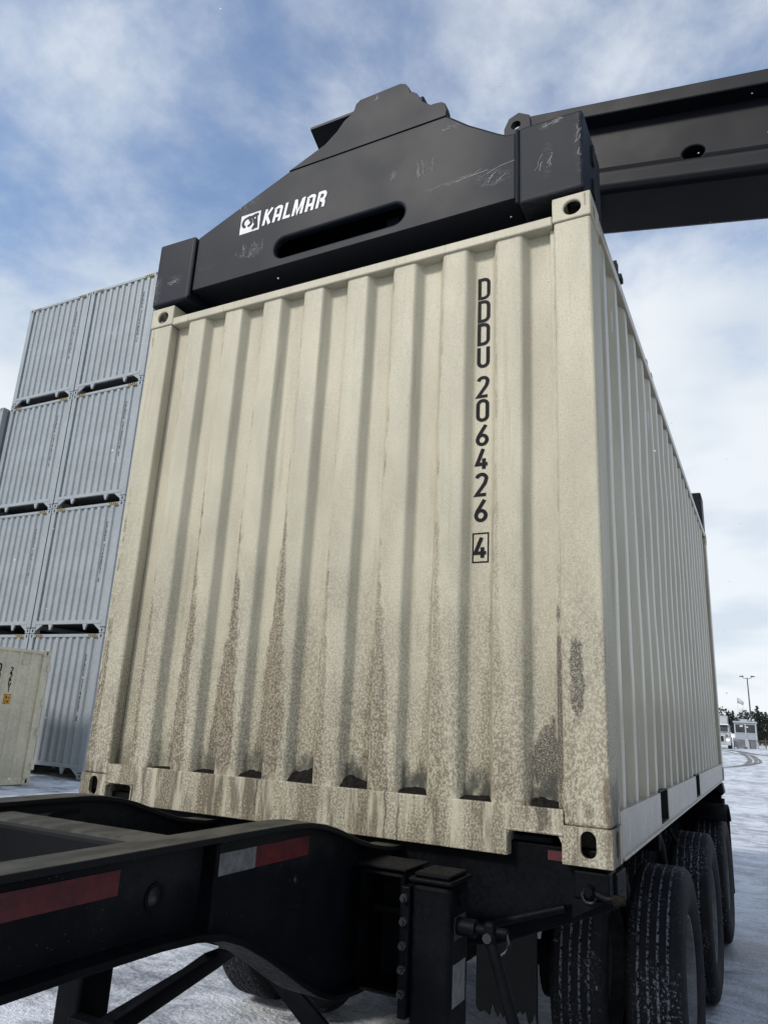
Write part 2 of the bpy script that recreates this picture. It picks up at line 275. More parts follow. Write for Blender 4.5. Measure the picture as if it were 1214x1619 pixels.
# ------------------------------------------------------------------ mesh helpers
class B:
    def __init__(s): s.v = []; s.f = []; s.m = []; s.mi = 0
    def add(s, vs, fs):
        o = len(s.v); s.v += [tuple(v) for v in vs]
        for f in fs: s.f.append([o+i for i in f]); s.m.append(s.mi)
        return s
    def box(s, x0, x1, y0, y1, z0, z1):
        return s.add([(x0,y0,z0),(x1,y0,z0),(x1,y1,z0),(x0,y1,z0),(x0,y0,z1),(x1,y0,z1),(x1,y1,z1),(x0,y1,z1)],
                     [(0,3,2,1),(4,5,6,7),(0,1,5,4),(1,2,6,5),(2,3,7,6),(3,0,4,7)])
    def prism(s, pts, ax, a0, a1):
        """pts: 2D outline in the other two axes (in x,y,z order), extruded along ax"""
        n = len(pts)
        def mk(p, a):
            q = list(p); q.insert(ax, a); return q
        vs = [mk(p, a0) for p in pts] + [mk(p, a1) for p in pts]
        area = sum(pts[i][0]*pts[(i+1) % n][1]-pts[(i+1) % n][0]*pts[i][1] for i in range(n))
        fl = (area > 0) ^ (ax == 1)
        c0 = list(range(n)); c1 = list(range(n, 2*n))
        fs = [c0[::-1] if fl else c0, c1 if fl else c1[::-1]]
        for i in range(n):
            j = (i+1) % n; q = [i, j, n+j, n+i]; fs.append(q if fl else q[::-1])
        return s.add(vs, fs)
    def strip(s, path, ax, a0, a1, th):
        """a plate that follows a 2D path, thickness th to its right-hand side, extruded along ax"""
        n = len(path); off = []
        for i in range(n):
            p = Vector(path[max(i-1, 0)]); q = Vector(path[min(i+1, n-1)]); d = (q-p).normalized()
            off.append((path[i][0]+d.y*th, path[i][1]-d.x*th))
        for i in range(n-1):
            pass
        return s.prism(list(path)+off[::-1], ax, a0, a1)
    def tube(s, pts, r, n=10, cap=True):
        pts = [Vector(p) for p in pts]; rs = r if isinstance(r, (list, tuple)) else [r]*len(pts)
        rings = []
        for i, p in enumerate(pts):
            d = (pts[min(i+1, len(pts)-1)]-pts[max(i-1, 0)]).normalized()
            u = d.cross(Vector((0, 0, 1)) if abs(d.z) < 0.9 else Vector((1, 0, 0))).normalized(); w = d.cross(u)
            rings.append([p+(u*math.cos(2*math.pi*k/n)+w*math.sin(2*math.pi*k/n))*rs[i] for k in range(n)])
        vs = [v for rg in rings for v in rg]; fs = []
        for i in range(len(pts)-1):
            for k in range(n):
                fs.append((i*n+k, i*n+(k+1) % n, (i+1)*n+(k+1) % n, (i+1)*n+k))
        if cap: fs += [tuple(range(n))[::-1], tuple(range((len(pts)-1)*n, len(pts)*n))]
        return s.add(vs, fs)
    def lathe(s, prof, n=48, closed=False):
        """prof: (x along axis, radius); axis = x"""
        m = len(prof); vs = []
        for k in range(n):
            a = 2*math.pi*k/n
            vs += [(x, r*math.cos(a), r*math.sin(a)) for x, r in prof]
        fs = []
        for k in range(n):
            k2 = (k+1) % n
            for i in range(m if closed else m-1):
                j = (i+1) % m; fs.append((k*m+i, k*m+j, k2*m+j, k2*m+i))
        return s.add(vs, fs)
    def mesh(s, name, mats, smooth=None, fix=True):
        me = bpy.data.meshes.new(name); me.from_pydata(s.v, [], s.f)
        for mt in (mats if isinstance(mats, (list, tuple)) else [mats]): me.materials.append(mt)
        if s.mi: me.polygons.foreach_set('material_index', s.m)
        if fix:
            bm = bmesh.new(); bm.from_mesh(me); bmesh.ops.recalc_face_normals(bm, faces=bm.faces); bm.to_mesh(me); bm.free()
        if smooth:
            for p in me.polygons: p.use_smooth = True
            me.set_sharp_from_angle(angle=R(smooth))
        return me
    def obj(s, name, mats, parent=None, smooth=None, bevel=0.0, seg=2, fix=True):
        return link(name, s.mesh(name, mats, smooth, fix), parent, bevel, seg)
def link(name, me, parent=None, bevel=0.0, seg=2, loc=None):
    o = bpy.data.objects.new(name, me); COL.objects.link(o)
    if parent: o.parent = parent
    if loc: o.location = loc
    if bevel:
        b = o.modifiers.new('edge', 'BEVEL'); b.width = bevel; b.segments = seg; b.limit_method = 'ANGLE'; b.angle_limit = R(35)
        b.harden_normals = False
    return o
def tag(o, label, cat=None, group=None, kind=None):
    if label: o['label'] = label
    if cat: o['category'] = cat
    if group: o['group'] = group
    if kind: o['kind'] = kind
    return o
def thing(name, label, cat, group=None, loc=(0, 0, 0), rz=0):
    e = bpy.data.objects.new(name, None); COL.objects.link(e); e.location = loc; e.rotation_euler = (0, 0, rz); e.empty_display_size = 0.2
    return tag(e, label, cat, group)
def copy_tree(o, parent=None):
    c = o.copy(); COL.objects.link(c)
    if parent: c.parent = parent
    for ch in o.children: copy_tree(ch, c)
    return c
def carve(o, cutters):
    """cut holes: boolean difference, applied at once so that no helper stays in the scene"""
    tmp = []
    for b in cutters:
        c = b.obj('cut', MAT['black']); tmp.append(c)
        md = o.modifiers.new('cut', 'BOOLEAN'); md.operation = 'DIFFERENCE'; md.object = c; md.solver = 'EXACT'
    dg = bpy.context.evaluated_depsgraph_get(); dg.update()
    me = bpy.data.meshes.new_from_object(o.evaluated_get(dg))
    o.modifiers.clear(); old = o.data; o.data = me; me.name = old.name
    for c in tmp: bpy.data.objects.remove(c)
    return o
def stadium(cx, cz, w, h, n=8):
    """rounded slot outline"""
    pts = []; r = min(w, h)/2; dx = w/2-r; dz = h/2-r
    for q, (sx, sz) in enumerate(((1, 1), (-1, 1), (-1, -1), (1, -1))):
        for i in range(n+1):
            a = math.pi/2*(q+i/n); pts.append((cx+sx*dx+r*math.cos(a), cz+sz*dz+r*math.sin(a)))
    out = []
    for p in pts:
        if not out or (abs(p[0]-out[-1][0])+abs(p[1]-out[-1][1])) > 1e-5: out.append(p)
    if abs(out[0][0]-out[-1][0])+abs(out[0][1]-out[-1][1]) < 1e-5: out.pop()
    return out
def corr(u0, u1, first, pitch, ridge, slope, depth, rad=0.008):
    """corrugated profile (u, d): d = 0 on ridges, d = depth in flutes; ridges start at first + k*pitch"""
    pts = [(u0, depth)]; k = 0
    def bend(u, d, du, dd):            # soften each fold with two extra points
        pass
    while first+k*pitch+ridge+slope < u1:
        a = first+k*pitch
        if a-slope > u0:
            for (u, d, su, sd_, eu, ed) in ((a-slope, depth, -1, 0, slope, -depth), (a, 0, -slope, depth, 1, 0), (a+ridge, 0, -1, 0, slope, depth), (a+ridge+slope, depth, -slope, -depth, 1, 0)):
                def un(x, y):
                    l = math.hypot(x, y); return x/l, y/l
                p, q = un(su, sd_), un(eu, ed)
                A = (u+p[0]*rad, d+p[1]*rad); C = (u+q[0]*rad, d+q[1]*rad)
                Bm = (0.25*A[0]+0.5*u+0.25*C[0], 0.25*A[1]+0.5*d+0.25*C[1])
                pts += [A, Bm, C]
        k += 1
    pts.append((u1, depth)); return pts
# ------------------------------------------------------------------ lettering drawn with strokes
def arc(cx, cy, rx, ry, a0, a1, n=8): return [(cx+rx*math.cos(R(a0+(a1-a0)*i/n)), cy+ry*math.sin(R(a0+(a1-a0)*i/n))) for i in range(n+1)]
w_ = 0.42
GL = {
 'D': [[(0,0),(0,1)]+arc(.20,.78,.22,.22,90,0,5)+arc(.20,.22,.22,.22,0,-90,5)+[(0,0)]],
 'U': [[(0,1)]+arc(.21,.21,.21,.21,180,360,8)+[(w_,1)]],
 '0': [[(0,.5),(0,.79)]+arc(.21,.79,.21,.21,180,0,8)[1:]+arc(.21,.21,.21,.21,0,-180,8)+[(0,.5)]],
 '2': [arc(.21,.79,.21,.21,170,-20,8)+[(.36,.55),(0,0),(w_,0)]],
 '6': [[(.36,1),(.06,.46)]+arc(.21,.24,.21,.24,150,510,14)],
 '4': [[(.30,0),(.30,.52)],[(.26,1),(0,.24),(.46,.24)]],
 '8': [arc(.21,.77,.19,.23,0,360,14),arc(.21,.27,.21,.27,0,360,14)],
 '9': [[(.06,0),(.36,.54)]+arc(.21,.76,.21,.24,-30,330,14)],
 '7': [[(0,1),(w_,1),(.15,0)]], '1': [[(.05,.85),(.25,1),(.25,0)]], '5': [[(.40,1),(.05,1),(.03,.55)]+arc(.20,.30,.22,.30,120,-130,8)],
 '3': [arc(.19,.76,.2,.24,150,-80,8)+arc(.2,.27,.22,.27,80,-150,8)],
 'G': [arc(.21,.76,.21,.24,20,180,7)+arc(.21,.24,.21,.24,180,360,7)+[(w_,.45),(.22,.45)]],
 'C': [arc(.21,.76,.21,.24,20,180,7)+arc(.21,.24,.21,.24,180,340,7)],
}
def stroke(bb, pts, th, put, lift):
    pts = [Vector(p) for p in pts]; n = len(pts); closed = (pts[0]-pts[-1]).length < 1e-6
    Lp, Rp = [], []
    for i in range(n):
        a = pts[i-1] if i else (pts[-2] if closed else None); b = pts[i+1] if i < n-1 else (pts[1] if closed else None)
        d1 = (pts[i]-a).normalized() if a is not None else None; d2 = (b-pts[i]).normalized() if b is not None else None
        d1 = d1 if d1 is not None else d2; d2 = d2 if d2 is not None else d1
        n1 = Vector((-d1.y, d1.x)); n2 = Vector((-d2.y, d2.x)); m = (n1+n2)
        m = m.normalized() if m.length > 1e-4 else n1
        k = min(1/max(m.dot(n1), 0.35), 1.9)
        Lp.append(pts[i]+m*th/2*k); Rp.append(pts[i]-m*th/2*k)
    vs = [put(p, lift) for p in Lp]+[put(p, lift) for p in Rp]
    bb.add(vs, [(i, i+1, n+i+1, n+i) for i in range(n-1)])
def glyph(bb, ch, put, th=0.13):
    for k, st in enumerate(GL[ch]): stroke(bb, st, th, put, 0.0004*k)

# ------------------------------------------------------------------ ground
GT = -1.29            # the lane the trailer stands on lies a little lower than the yard
def sstep(a, b, v):
    t = min(max((v-a)/(b-a), 0), 1); return t*t*(3-2*t)
def gz(y, x=0.0):
    return GT+(GZ-GT)*max(sstep(5.8, 9.0, y), sstep(-4, -8, x))+0.61*sstep(22, 64, y)
def vnoise(x, y, sc):
    x *= sc; y *= sc; xi, yi = math.floor(x), math.floor(y); fx, fy = x-xi, y-yi
    h = lambda i, j: (math.sin(i*127.1+j*311.7)*43758.5453) % 1.0
    sx, sy = fx*fx*(3-2*fx), fy*fy*(3-2*fy)
    return (h(xi,yi)*(1-sx)+h(xi+1,yi)*sx)*(1-sy)+(h(xi,yi+1)*(1-sx)+h(xi+1,yi+1)*sx)*sy
def axis(lo, hi, fine_lo, fine_hi, step):
    v = []; x = fine_lo
    while x <= fine_hi: v.append(x); x += step
    s, x = step, fine_lo
    while x > lo: s *= 1.25; x -= s; v.insert(0, x)
    s, x = step, v[-1]
    while x < hi: s *= 1.12; x += s; v.append(x)
    return v
xs = axis(-900, 900, -4, 6, 0.11); ys = axis(-300, 1200, -3, 12, 0.11)
g = B()
for yy in ys:
    for xx in xs:
        far = max(0, 1-math.hypot(xx-2, yy-4)/30)
        h = (vnoise(xx, yy, 1.1)-0.5)*0.030+(vnoise(xx, yy, 3.7)-0.5)*0.014+(vnoise(xx+9, yy*0.35, 2.3)-0.5)*0.016
        g.v.append((xx, yy, gz(yy, xx)+h*far))
nx = len(xs)
for j in range(len(ys)-1):
    for i in range(nx-1): g.f.append((j*nx+i, j*nx+i+1, (j+1)*nx+i+1, (j+1)*nx+i))
g.m = [0]*len(g.f)
ground = tag(g.obj('ground', MAT['snow'], smooth=60, fix=False), 'snow covered yard ground with packed icy patches', None, None, 'structure')

def ribbon(path, w, name='tyre_track'):
    bb = B(); n = len(path); dense = []
    for i in range(n-1):                       # Catmull-Rom
        p0, p1, p2, p3 = [Vector(path[max(0, min(n-1, i+k))]) for k in (-1, 0, 1, 2)]
        for q in range(10):
            t = q/10
            dense.append(0.5*((2*p1)+(p2-p0)*t+(2*p0-5*p1+4*p2-p3)*t*t+(3*p1-p0-3*p2+p3)*t**3))
    dense.append(Vector(path[-1])); vs = []; m = len(dense)
    for i, p in enumerate(dense):
        d = (dense[min(i+1, m-1)]-dense[max(i-1, 0)]).normalized(); nn = Vector((-d.y, d.x))
        ww = w*(0.7+0.6*random.random())*min(1, 0.25+i/6, 0.25+(m-1-i)/6)
        for sgn in (-1, 1):
            q = p+nn*sgn*ww/2; vs.append((q.x, q.y, gz(q.y)+0.012))
    bb.add(vs, [(2*i, 2*i+1, 2*i+3, 2*i+2) for i in range(m-1)])
    return bb.obj(name, MAT['slush'], ground)
ribbon([(-3.5, 69.0), (-1.1, 67.5), (0.46, 62.1), (1.41, 57.3), (2.47, 55.8), (5.5, 55.0), (10, 55.5)], 0.75)
ribbon([(-3.0, 63.0), (-0.72, 60.7), (0.21, 57.3), (0.91, 54.8), (1.27, 51.6), (1.55, 47.1), (1.55, 43.6), (1.38, 41.5), (1.15, 40.0), (0.5, 38.0), (-1, 35.5)], 0.24)
ribbon([(-0.42, 68.0), (0.77, 57.5), (1.44, 53.0), (1.80, 48.6), (1.89, 45.0), (1.66, 42.0), (1.40, 40.6)], 0.16)
ribbon([(0.88, 55.7), (1.55, 53.6), (1.96, 48.9), (2.12, 45.6), (1.94, 43.2), (1.55, 41.0), (1.20, 39.9)], 0.17)

# ------------------------------------------------------------------ corner castings (shared meshes)
def casting(name, w, d, h, fw, fh, fcz, mat, side=True):
    """origin at lower front left corner; slots in the front and both sides, opening in top and bottom"""
    o = B().box(0, w, 0, d, 0, h).obj(name, mat)
    cuts = [B().box(0.014, w-0.014, 0.016, d-0.016, 0.014, h-0.014),
            B().prism(stadium(w/2+0.004, fcz, fw, fh), 1, -0.02, 0.05)]
    if side:
        cuts += [B().prism(stadium(d/2, fcz, fw, fh), 0, -0.02, w+0.02)]
        cuts += [B().prism(stadium(w/2, d/2, 0.06, 0.11), 2, -0.02, h+0.02)]
    carve(o, cuts); me = o.data; bpy.data.objects.remove(o); return me
cast_top = casting('corner_casting', 0.162, 0.178, 0.118, 0.072, 0.068, 0.055, MAT['front'])
cast_bot = casting('corner_casting', 0.162, 0.178, 0.118, 0.052, 0.084, 0.066, MAT['front'])
cast_bot_l = casting('corner_casting', 0.162, 0.178, 0.118, 0.052, 0.084, 0.066, MAT['front'], False)

# ------------------------------------------------------------------ the beige container in the spreader
W, L, H = 2.438, 6.058, 2.591
box = thing('shipping_container', 'dirty beige corrugated container held above the black trailer by the spreader', 'container', None, (0, 0, 0))
F, SD = MAT['front'], MAT['side']
for (x, y, z, me) in [(0, 0, H-.118, cast_top), (W-.162, 0, H-.118, cast_top), (0, 0, 0, cast_bot_l), (W-.162, 0, 0, cast_bot),
                      (0, L-.178, H-.118, cast_top), (W-.162, L-.178, H-.118, cast_top), (0, L-.178, 0, cast_bot), (W-.162, L-.178, 0, cast_bot)]:
    # object space equals container space so that the grime lands where it should
    me2 = me.copy(); me2.transform(Matrix.Translation((x, y, z))); link('corner_casting', me2, box, 0.006)
for (x0, x1) in ((0.003, 0.158), (2.281, W-0.003)):
    b = B(); b.prism([(x0, .003), (x1, .003), (x1, .172), (x0, .172)], 2, .118, H-.118); b.obj('corner_post', F, box, None, 0.012, 3)
    B().box(x0, x1, L-.172, L-.003, .118, H-.118).obj('corner_post', SD, box, None, 0.010, 2)
# inner lips of the posts
B().box(2.259, 2.2805, .030, .060, .166, 2.462).obj('post_lip', F, box, None, 0.004)
# corrugated front wall
def wall(pts, th, ax, z0, z1, tr):
    back = [(u, d+th) for u, d in pts][::-1]
    return [tr(p) for p in pts+back]
pf = corr(.162, 2.277, .281, .2497, .112, .026, .047, 0.010)
pf = [(u, d+.010) for u, d in pf]
bb = B(); n = len(pf); NR = 16
def dent(u, z, k): return ((vnoise(u+k, z+2*k, 1.7)-.5)*.010+(vnoise(u*1.0+3*k, z+k, 4.3)-.5)*.005)*min(1, (z-.16)*5, (2.47-z)*5, max(0, (u-.16)*8))
for th in (0, .004):
    for r_ in range(NR+1):
        z = .166+(2.463-.166)*r_/NR; bb.v += [(u, d+th+(dent(u, z, 1) if u < 2.2 else 0), z) for u, d in pf]
for r_ in range(NR): bb.f += [(r_*n+i, r_*n+i+1, (r_+1)*n+i+1, (r_+1)*n+i) for i in range(n-1)]
q0 = (NR+1)*n
for r_ in range(NR): bb.f += [(q0+r_*n+i, q0+(r_+1)*n+i, q0+(r_+1)*n+i+1, q0+r_*n+i+1) for i in range(n-1)]
bb.m = [0]*len(bb.f)
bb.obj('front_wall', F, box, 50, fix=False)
B().box(.163, 2.2755, .0, .064, 2.4635, 2.510).obj('top_rail', F, box, None, 0.006)
B().box(.163, 2.2755, .0645, .16, 2.50, 2.555).obj('header_plate', F, box, None, 0.006)
sill = B().box(.1585, 2.2805, .0, .075, .004, .166).obj('bottom_rail', F, box)
carve(sill, [B().prism([(.166, -.05), (.325, -.05), (.325, .060), (.318, .076), (.302, .083), (.19, .083), (.166, .07)], 1, -.1, .2),
             B().prism([(2.088, -.05), (2.274, -.05), (2.274, .06), (2.262, .083), (2.11, .085), (2.095, .080), (2.088, .065)], 1, -.1, .2)])
md = sill.modifiers.new('edge', 'BEVEL'); md.width = 0.007; md.segments = 3; md.limit_method = 'ANGLE'; md.angle_limit = R(50)
# thin lips round the two pockets
for (a, b_) in ((.160, .331), (2.078, 2.2795)):
    B().box(a, b_, -.006, -.0005, .0845, .0935).obj('pocket_lip', F, box, None, 0.003)
B().box(2.078, 2.0865, -.006, -.0005, .012, .084).obj('pocket_lip', F, box, None, 0.003)
B().box(.3265, .335, -.006, -.0005, .012, .084).obj('pocket_lip', F, box, None, 0.003)
# long sides
ps = corr(.175, L-.175, .305, .289, .070, .068, .036, 0.008)
for side, xo in ((1, W-.012), (-1, .012)):
    bb = B(); n = len(ps); X = lambda d: xo-side*d
    for th in (0, .004):
        for r_ in range(NR+1):
            z = .160+(2.532-.160)*r_/NR; bb.v += [(X(d+th+.9*dent(u, z, 4+side)+.003), u, z) for u, d in ps]
    for r_ in range(NR): bb.f += [(r_*n+i, r_*n+i+1, (r_+1)*n+i+1, (r_+1)*n+i)[::side] for i in range(n-1)]+[(q0_+r_*n+i, q0_+(r_+1)*n+i, q0_+(r_+1)*n+i+1, q0_+r_*n+i+1)[::side] for q0_ in ((NR+1)*n,) for i in range(n-1)]
    bb.m = [0]*len(bb.f)
    bb.obj('side_wall', SD, box, 50, fix=False)
    xa, xb = (W-.062, W-.004) if side > 0 else (.004, .062)
    B().box(xa, xb, .178, L-.178, 2.5325, 2.586).obj('top_side_rail', SD, box, None, 0.006)
    rail = B().box(xa, xb, .178, L-.178, .008, .160).obj('bottom_side_rail', SD, box)
    carve(rail, [B().box(W/2-3, W/2+3, 1.22, 1.50, .022, .2), B().box(W/2-3, W/2+3, 3.02, 3.30, .022, .2)])
    xa, xb = (W-.006, W+.006) if side > 0 else (-.006, .006)
    B().box(xa, xb, .19, L-.19, .003, .012).obj('rail_foot', SD, box, None, 0.002)
for y0, y1 in ((1.22, 1.50), (3.02, 3.30)):
    b = B(); b.box(.007, W-.007, y0+.001, y0+.004, .0235, .1595); b.box(.007, W-.007, y1-.004, y1-.001, .0235, .1595); b.box(.007, W-.007, y0+.0045, y1-.0045, .161, .166); b.box(.007, W-.007, y0+.0045, y1-.0045, .0235, .027); b.box(1.2, 1.21, y0+.0045, y1-.0045, .0275, .1605); b.obj('fork_pocket', MAT['black'], box)  # lined in black: the shade inside the pockets is put into the colour
B().box(.065, W-.065, .08, L-.06, .168, .196).obj('floor', MAT['floor'], box)
for k in range(14):
    y = .32+k*.40
    if any(a-.1 < y < b_+.1 for a, b_ in ((1.22, 1.50), (3.02, 3.30))): continue
    B().box(.064, W-.064, y, y+.045, .030, .166).obj('cross_member', MAT['soot'], box)
B().box(.066, W-.066, .165, L-.06, 2.548, 2.556).obj('roof', SD, box)
for x0, x1 in ((.17, 1.214), (1.224, 2.268)):
    B().box(x0, x1, L-.08, L-.04, .13, 2.46).obj('door_leaf', SD, box, None, 0.006)
    for xb in (x0+.25, x0+.80):
        B().tube([(xb, L-.02, .06), (xb, L-.02, 2.55)], .017, 8).obj('lock_rod', MAT['steel'], box, 40)
B().box(.163, W-.163, L-.09, L-.005, 2.47, 2.585).obj('door_header', SD, box, None, 0.005)
B().box(.163, W-.163, L-.09, L-.005, .01, .125).obj('door_sill', SD, box, None, 0.005)
for y, z in ((.593, 2.285), (1.749, 2.25)):
    B().box(W-.046, W-.026, y-.03, y+.03, z-.06, z+.06).obj('vent_cover', MAT['white'], box, None, 0.006)
# identification number
rows = [('D',2.327,2.223),('D',2.216,2.110),('D',2.103,1.998),('U',1.993,1.891),('2',1.850,1.751),('0',1.743,1.642),('6',1.631,1.533),('4',1.525,1.425),('2',1.414,1.314),('6',1.304,1.206),('4',1.147,1.052)]
for ch, zt, zb in rows:
    hh = zt-zb-.012
    bb = B(); glyph(bb, ch, lambda p, l: (1.9365+p.x*0.098, .0562+dent(1.9365+p.x*.098, zb+p.y*hh, 1)-.001-l, zb+.006+p.y*hh), 0.165); bb.obj('letter', MAT['ink'], box, fix=False)
bb = B(); stroke(bb, [(1.926, 1.041), (1.926, 1.158), (1.990, 1.158), (1.990, 1.041), (1.926, 1.041)], .006, lambda p, l: (p.x, .0555+dent(p.x, p.y, 1)-l, p.y), 0)
bb.obj('check_digit_frame', MAT['ink'], box, fix=False)
# frozen black slush on the sill in the flutes
def clump(x0, x1, h, seed, peak):
    rnd = random.Random(seed); nx_, nz_ = 13, 7; b = B(); prof = []
    for i in range(nx_):
        t = i/(nx_-1); prof.append(h*(0.70+0.30*math.exp(-((t-peak)/0.28)**2))*(0.88+0.2*rnd.random()))
    for i in range(nx_):
        x = x0+(x1-x0)*i/(nx_-1)
        for j in range(nz_):
            s = j/(nz_-1); z = .165+prof[i]*s
            y = .056-(0.034*(1-s)**0.7+0.008*rnd.random())*(1 if 0 < j < nz_-1 else (1 if j == 0 else 0))
            b.v.append((x+(rnd.random()-.5)*.006, y, z))
    for i in range(nx_-1):
        for j in range(nz_-1): b.f.append((i*nz_+j, (i+1)*nz_+j, (i+1)*nz_+j+1, i*nz_+j+1))
    b.m = [0]*len(b.f); b.obj('slush_clump', MAT['soot'], box, 70, fix=False)
for k, (h, pk) in enumerate([(.010, .5), (.016, .4), (.030, .4), (.058, .8), (.044, .2), (.024, .5), (.018, .7)]):
    a = .281+.2497*k+.112+.012
    clump(a, min(a+.122, 2.256), h, 30+k, pk)
clump(2.165, 2.256, .030, 55, .3)

# ------------------------------------------------------------------ spreader
spr = thing('spreader', 'dark grey spreader with white lettering clamped on top of the beige container', 'spreader', None, (1.2, 0, 2.65))
spr.location = (0, 0, 0)
SP = MAT['spr']
BF = 0.004      # front plane
out = [(.262, 2.655), (2.124, 2.655), (2.124, 3.010), (2.075, 3.016), (2.036, 3.040), (1.889, 3.146), (1.775, 3.247), (.869, 3.247), (.612, 3.141), (.262, 2.995)]
beam = B().prism(out, 1, BF, .42).obj('end_beam', SP, spr)
carve(beam, [B().box(.45, 1.95, .05, .36, 2.675, 2.98), B().prism(stadium(1.192, 2.764, .755, .118, 10), 1, -.1, .2)])
md = beam.modifiers.new('edge', 'BEVEL'); md.width = 0.014; md.segments = 3; md.limit_method = 'ANGLE'; md.angle_limit = R(40)
lug = [(.862, 3.238), (1.772, 3.238), (1.776, 3.275), (1.768, 3.312), (1.748, 3.330), (1.720, 3.335), (1.690, 3.336), (1.645, 3.376), (1.612, 3.440), (1.585, 3.462), (1.574, 3.462), (1.566, 3.495), (1.545, 3.528), (1.512, 3.543), (1.283, 3.538), (1.258, 3.520), (1.248, 3.485), (1.230, 3.462), (1.194, 3.440), (1.150, 3.385), (1.085, 3.33)]
B().prism(lug, 1, BF-.005, .050).obj('lug_plate', SP, spr, None, 0.002, 2)
B().prism([(a, max(b, 3.248)) for a, b in lug], 1, .33, .38).obj('lug_plate', SP, spr, None, 0.004, 2)
B().box(1.30, 1.50, .052, .328, 3.30, 3.50).obj('lug_core', SP, spr, None, 0.01)
b = B(); b.box(1.55, 1.600, .10, .24, 3.36, 3.53); b.obj('lug_stop', SP, spr, None, 0.01)
for x0, x1 in ((-.012, .254), (2.132, 2.418)):
    eb = B().prism([(x0, 2.606), (x1, 2.606), (x1, 3.012), (x0, 3.018)], 1, -.006, .36).obj('end_block', SP, spr, None, 0.016, 3)
    for zc_ in (2.72, 2.90):
        xx = x1+.001 if x0 > 1 else x0-.011
        B().prism(stadium(.17, zc_, .05, .11), 0, xx, xx+.010).obj('side_slot', MAT['black'], spr)
# weld beads
for x, zt in ((.258, 2.99), (2.128, 3.005)):
    B().tube([(x, -.002, 2.62), (x+.002, -.003, 2.8), (x, -.002, zt)], .010, 8).obj('weld_bead', SP, spr, 40)
# hydraulic gear in the slot
b = B(); b.tube([(1.08, .20, 2.735), (1.36, .20, 2.735)], .032, 14); b.obj('locking_cylinder', MAT['boom'], spr, 40)
B().tube([(1.36, .20, 2.735), (1.55, .20, 2.735)], .015, 10).obj('cylinder_rod', MAT['steel'], spr, 40)
B().box(1.42, 1.50, .10, .30, 2.72, 2.83).obj('link_block', MAT['boom'], spr, None, 0.01)
for x in (1.09, 1.16): B().tube([(x, .15, 2.755), (x, .15, 2.785)], .014, 6).obj('bolt', MAT['steel'], spr)
# plate sticking out behind the lug, to the left
b = B(); b.prism([(.795, .345), (.832, .195), (1.12, .195), (1.10, .345)], 2, 3.69, 3.71); p_ = b.obj('cable_tray', SP, spr, None, 0.003)
p_.location = (0.0, 0.0, 0.0)
B().prism([(1.12, 3.30), (1.28, 3.30), (1.28, 3.50), (1.10, 3.689), (1.03, 3.689)], 1, .23, .26).obj('tray_bracket', SP, spr)
# lifting eye beside the right end block
o = B().prism([(1.99, 3.00), (2.115, 3.00), (2.115, 3.32), (2.06, 3.355), (2.01, 3.335), (1.985, 3.28)], 1, .24, .28).obj('lifting_eye', SP, spr)
carve(o, [B().prism(stadium(2.045, 3.285, .05, .05), 1, .1, .4)])
B().box(2.06, 2.12, .10, .36, 2.99, 3.05).obj('eye_foot', SP, spr)
# long beams to the rear end beam, rotator
for x0, x1 in ((.62, .92), (1.50, 1.80)): B().box(x0, x1, .421, L-.421, 2.78, 3.14).obj('long_beam', SP, spr, None, 0.012)
B().box(.45, 1.95, 2.45, 3.65, 3.142, 3.46).obj('turntable_frame', SP, spr, None, 0.02)
B().tube([(1.2, 3.05, 3.46), (1.2, 3.05, 3.80)], .48, 36).obj('rotator', SP, spr, 40)
rb = B().prism([(x, z) for x, z in out], 1, L-.42, L-.004).obj('rear_end_beam', SP, spr, None, 0.014)
for x0, x1 in ((-.012, .254), (2.132, 2.430)): B().prism([(x0, 2.606), (x1, 2.606), (x1, 3.012), (x0, 3.018)], 1, L-.30, L+.006).obj('end_block', SP, spr, None, 0.016, 3)
for x in (.08, 2.36):
    for y in (.09, L-.09): B().tube([(x, y, 2.55), (x, y, 2.61)], .028, 12).obj('twist_lock', MAT['steel'], spr)
# roof line bits: a small knob and a guide ring above the side rail
B().tube([(2.40, .86, 2.586), (2.40, .86, 2.70)], .012, 8).obj('guide_pin', MAT['black'], spr)
B().box(2.385, 2.425, .83, .89, 2.68, 2.715).obj('guide_knob', MAT['black'], spr, None, 0.006)
B().tube([(2.40, 1.86+.055*math.cos(a*math.pi/12), 2.665+.055*math.sin(a*math.pi/12)) for a in range(25)], .006, 6, False).obj('guide_ring', MAT['black'], spr, 60)
B().box(2.37, 2.43, 1.83, 1.89, 2.587, 2.615).obj('ring_foot', MAT['black'], spr)
B().box(1.8005, 2.40, .85, .87, 2.79, 2.81).obj('guide_arm', MAT['black'], spr); B().box(2.385, 2.405, .85, .87, 2.70, 2.789).obj('guide_arm', MAT['black'], spr)
MAT['scratch'] = simple('scraped_pale_metal', (0.11, 0.115, 0.125), 0.6, 0, 0.5, 60, 0)
rnd = random.Random(3)
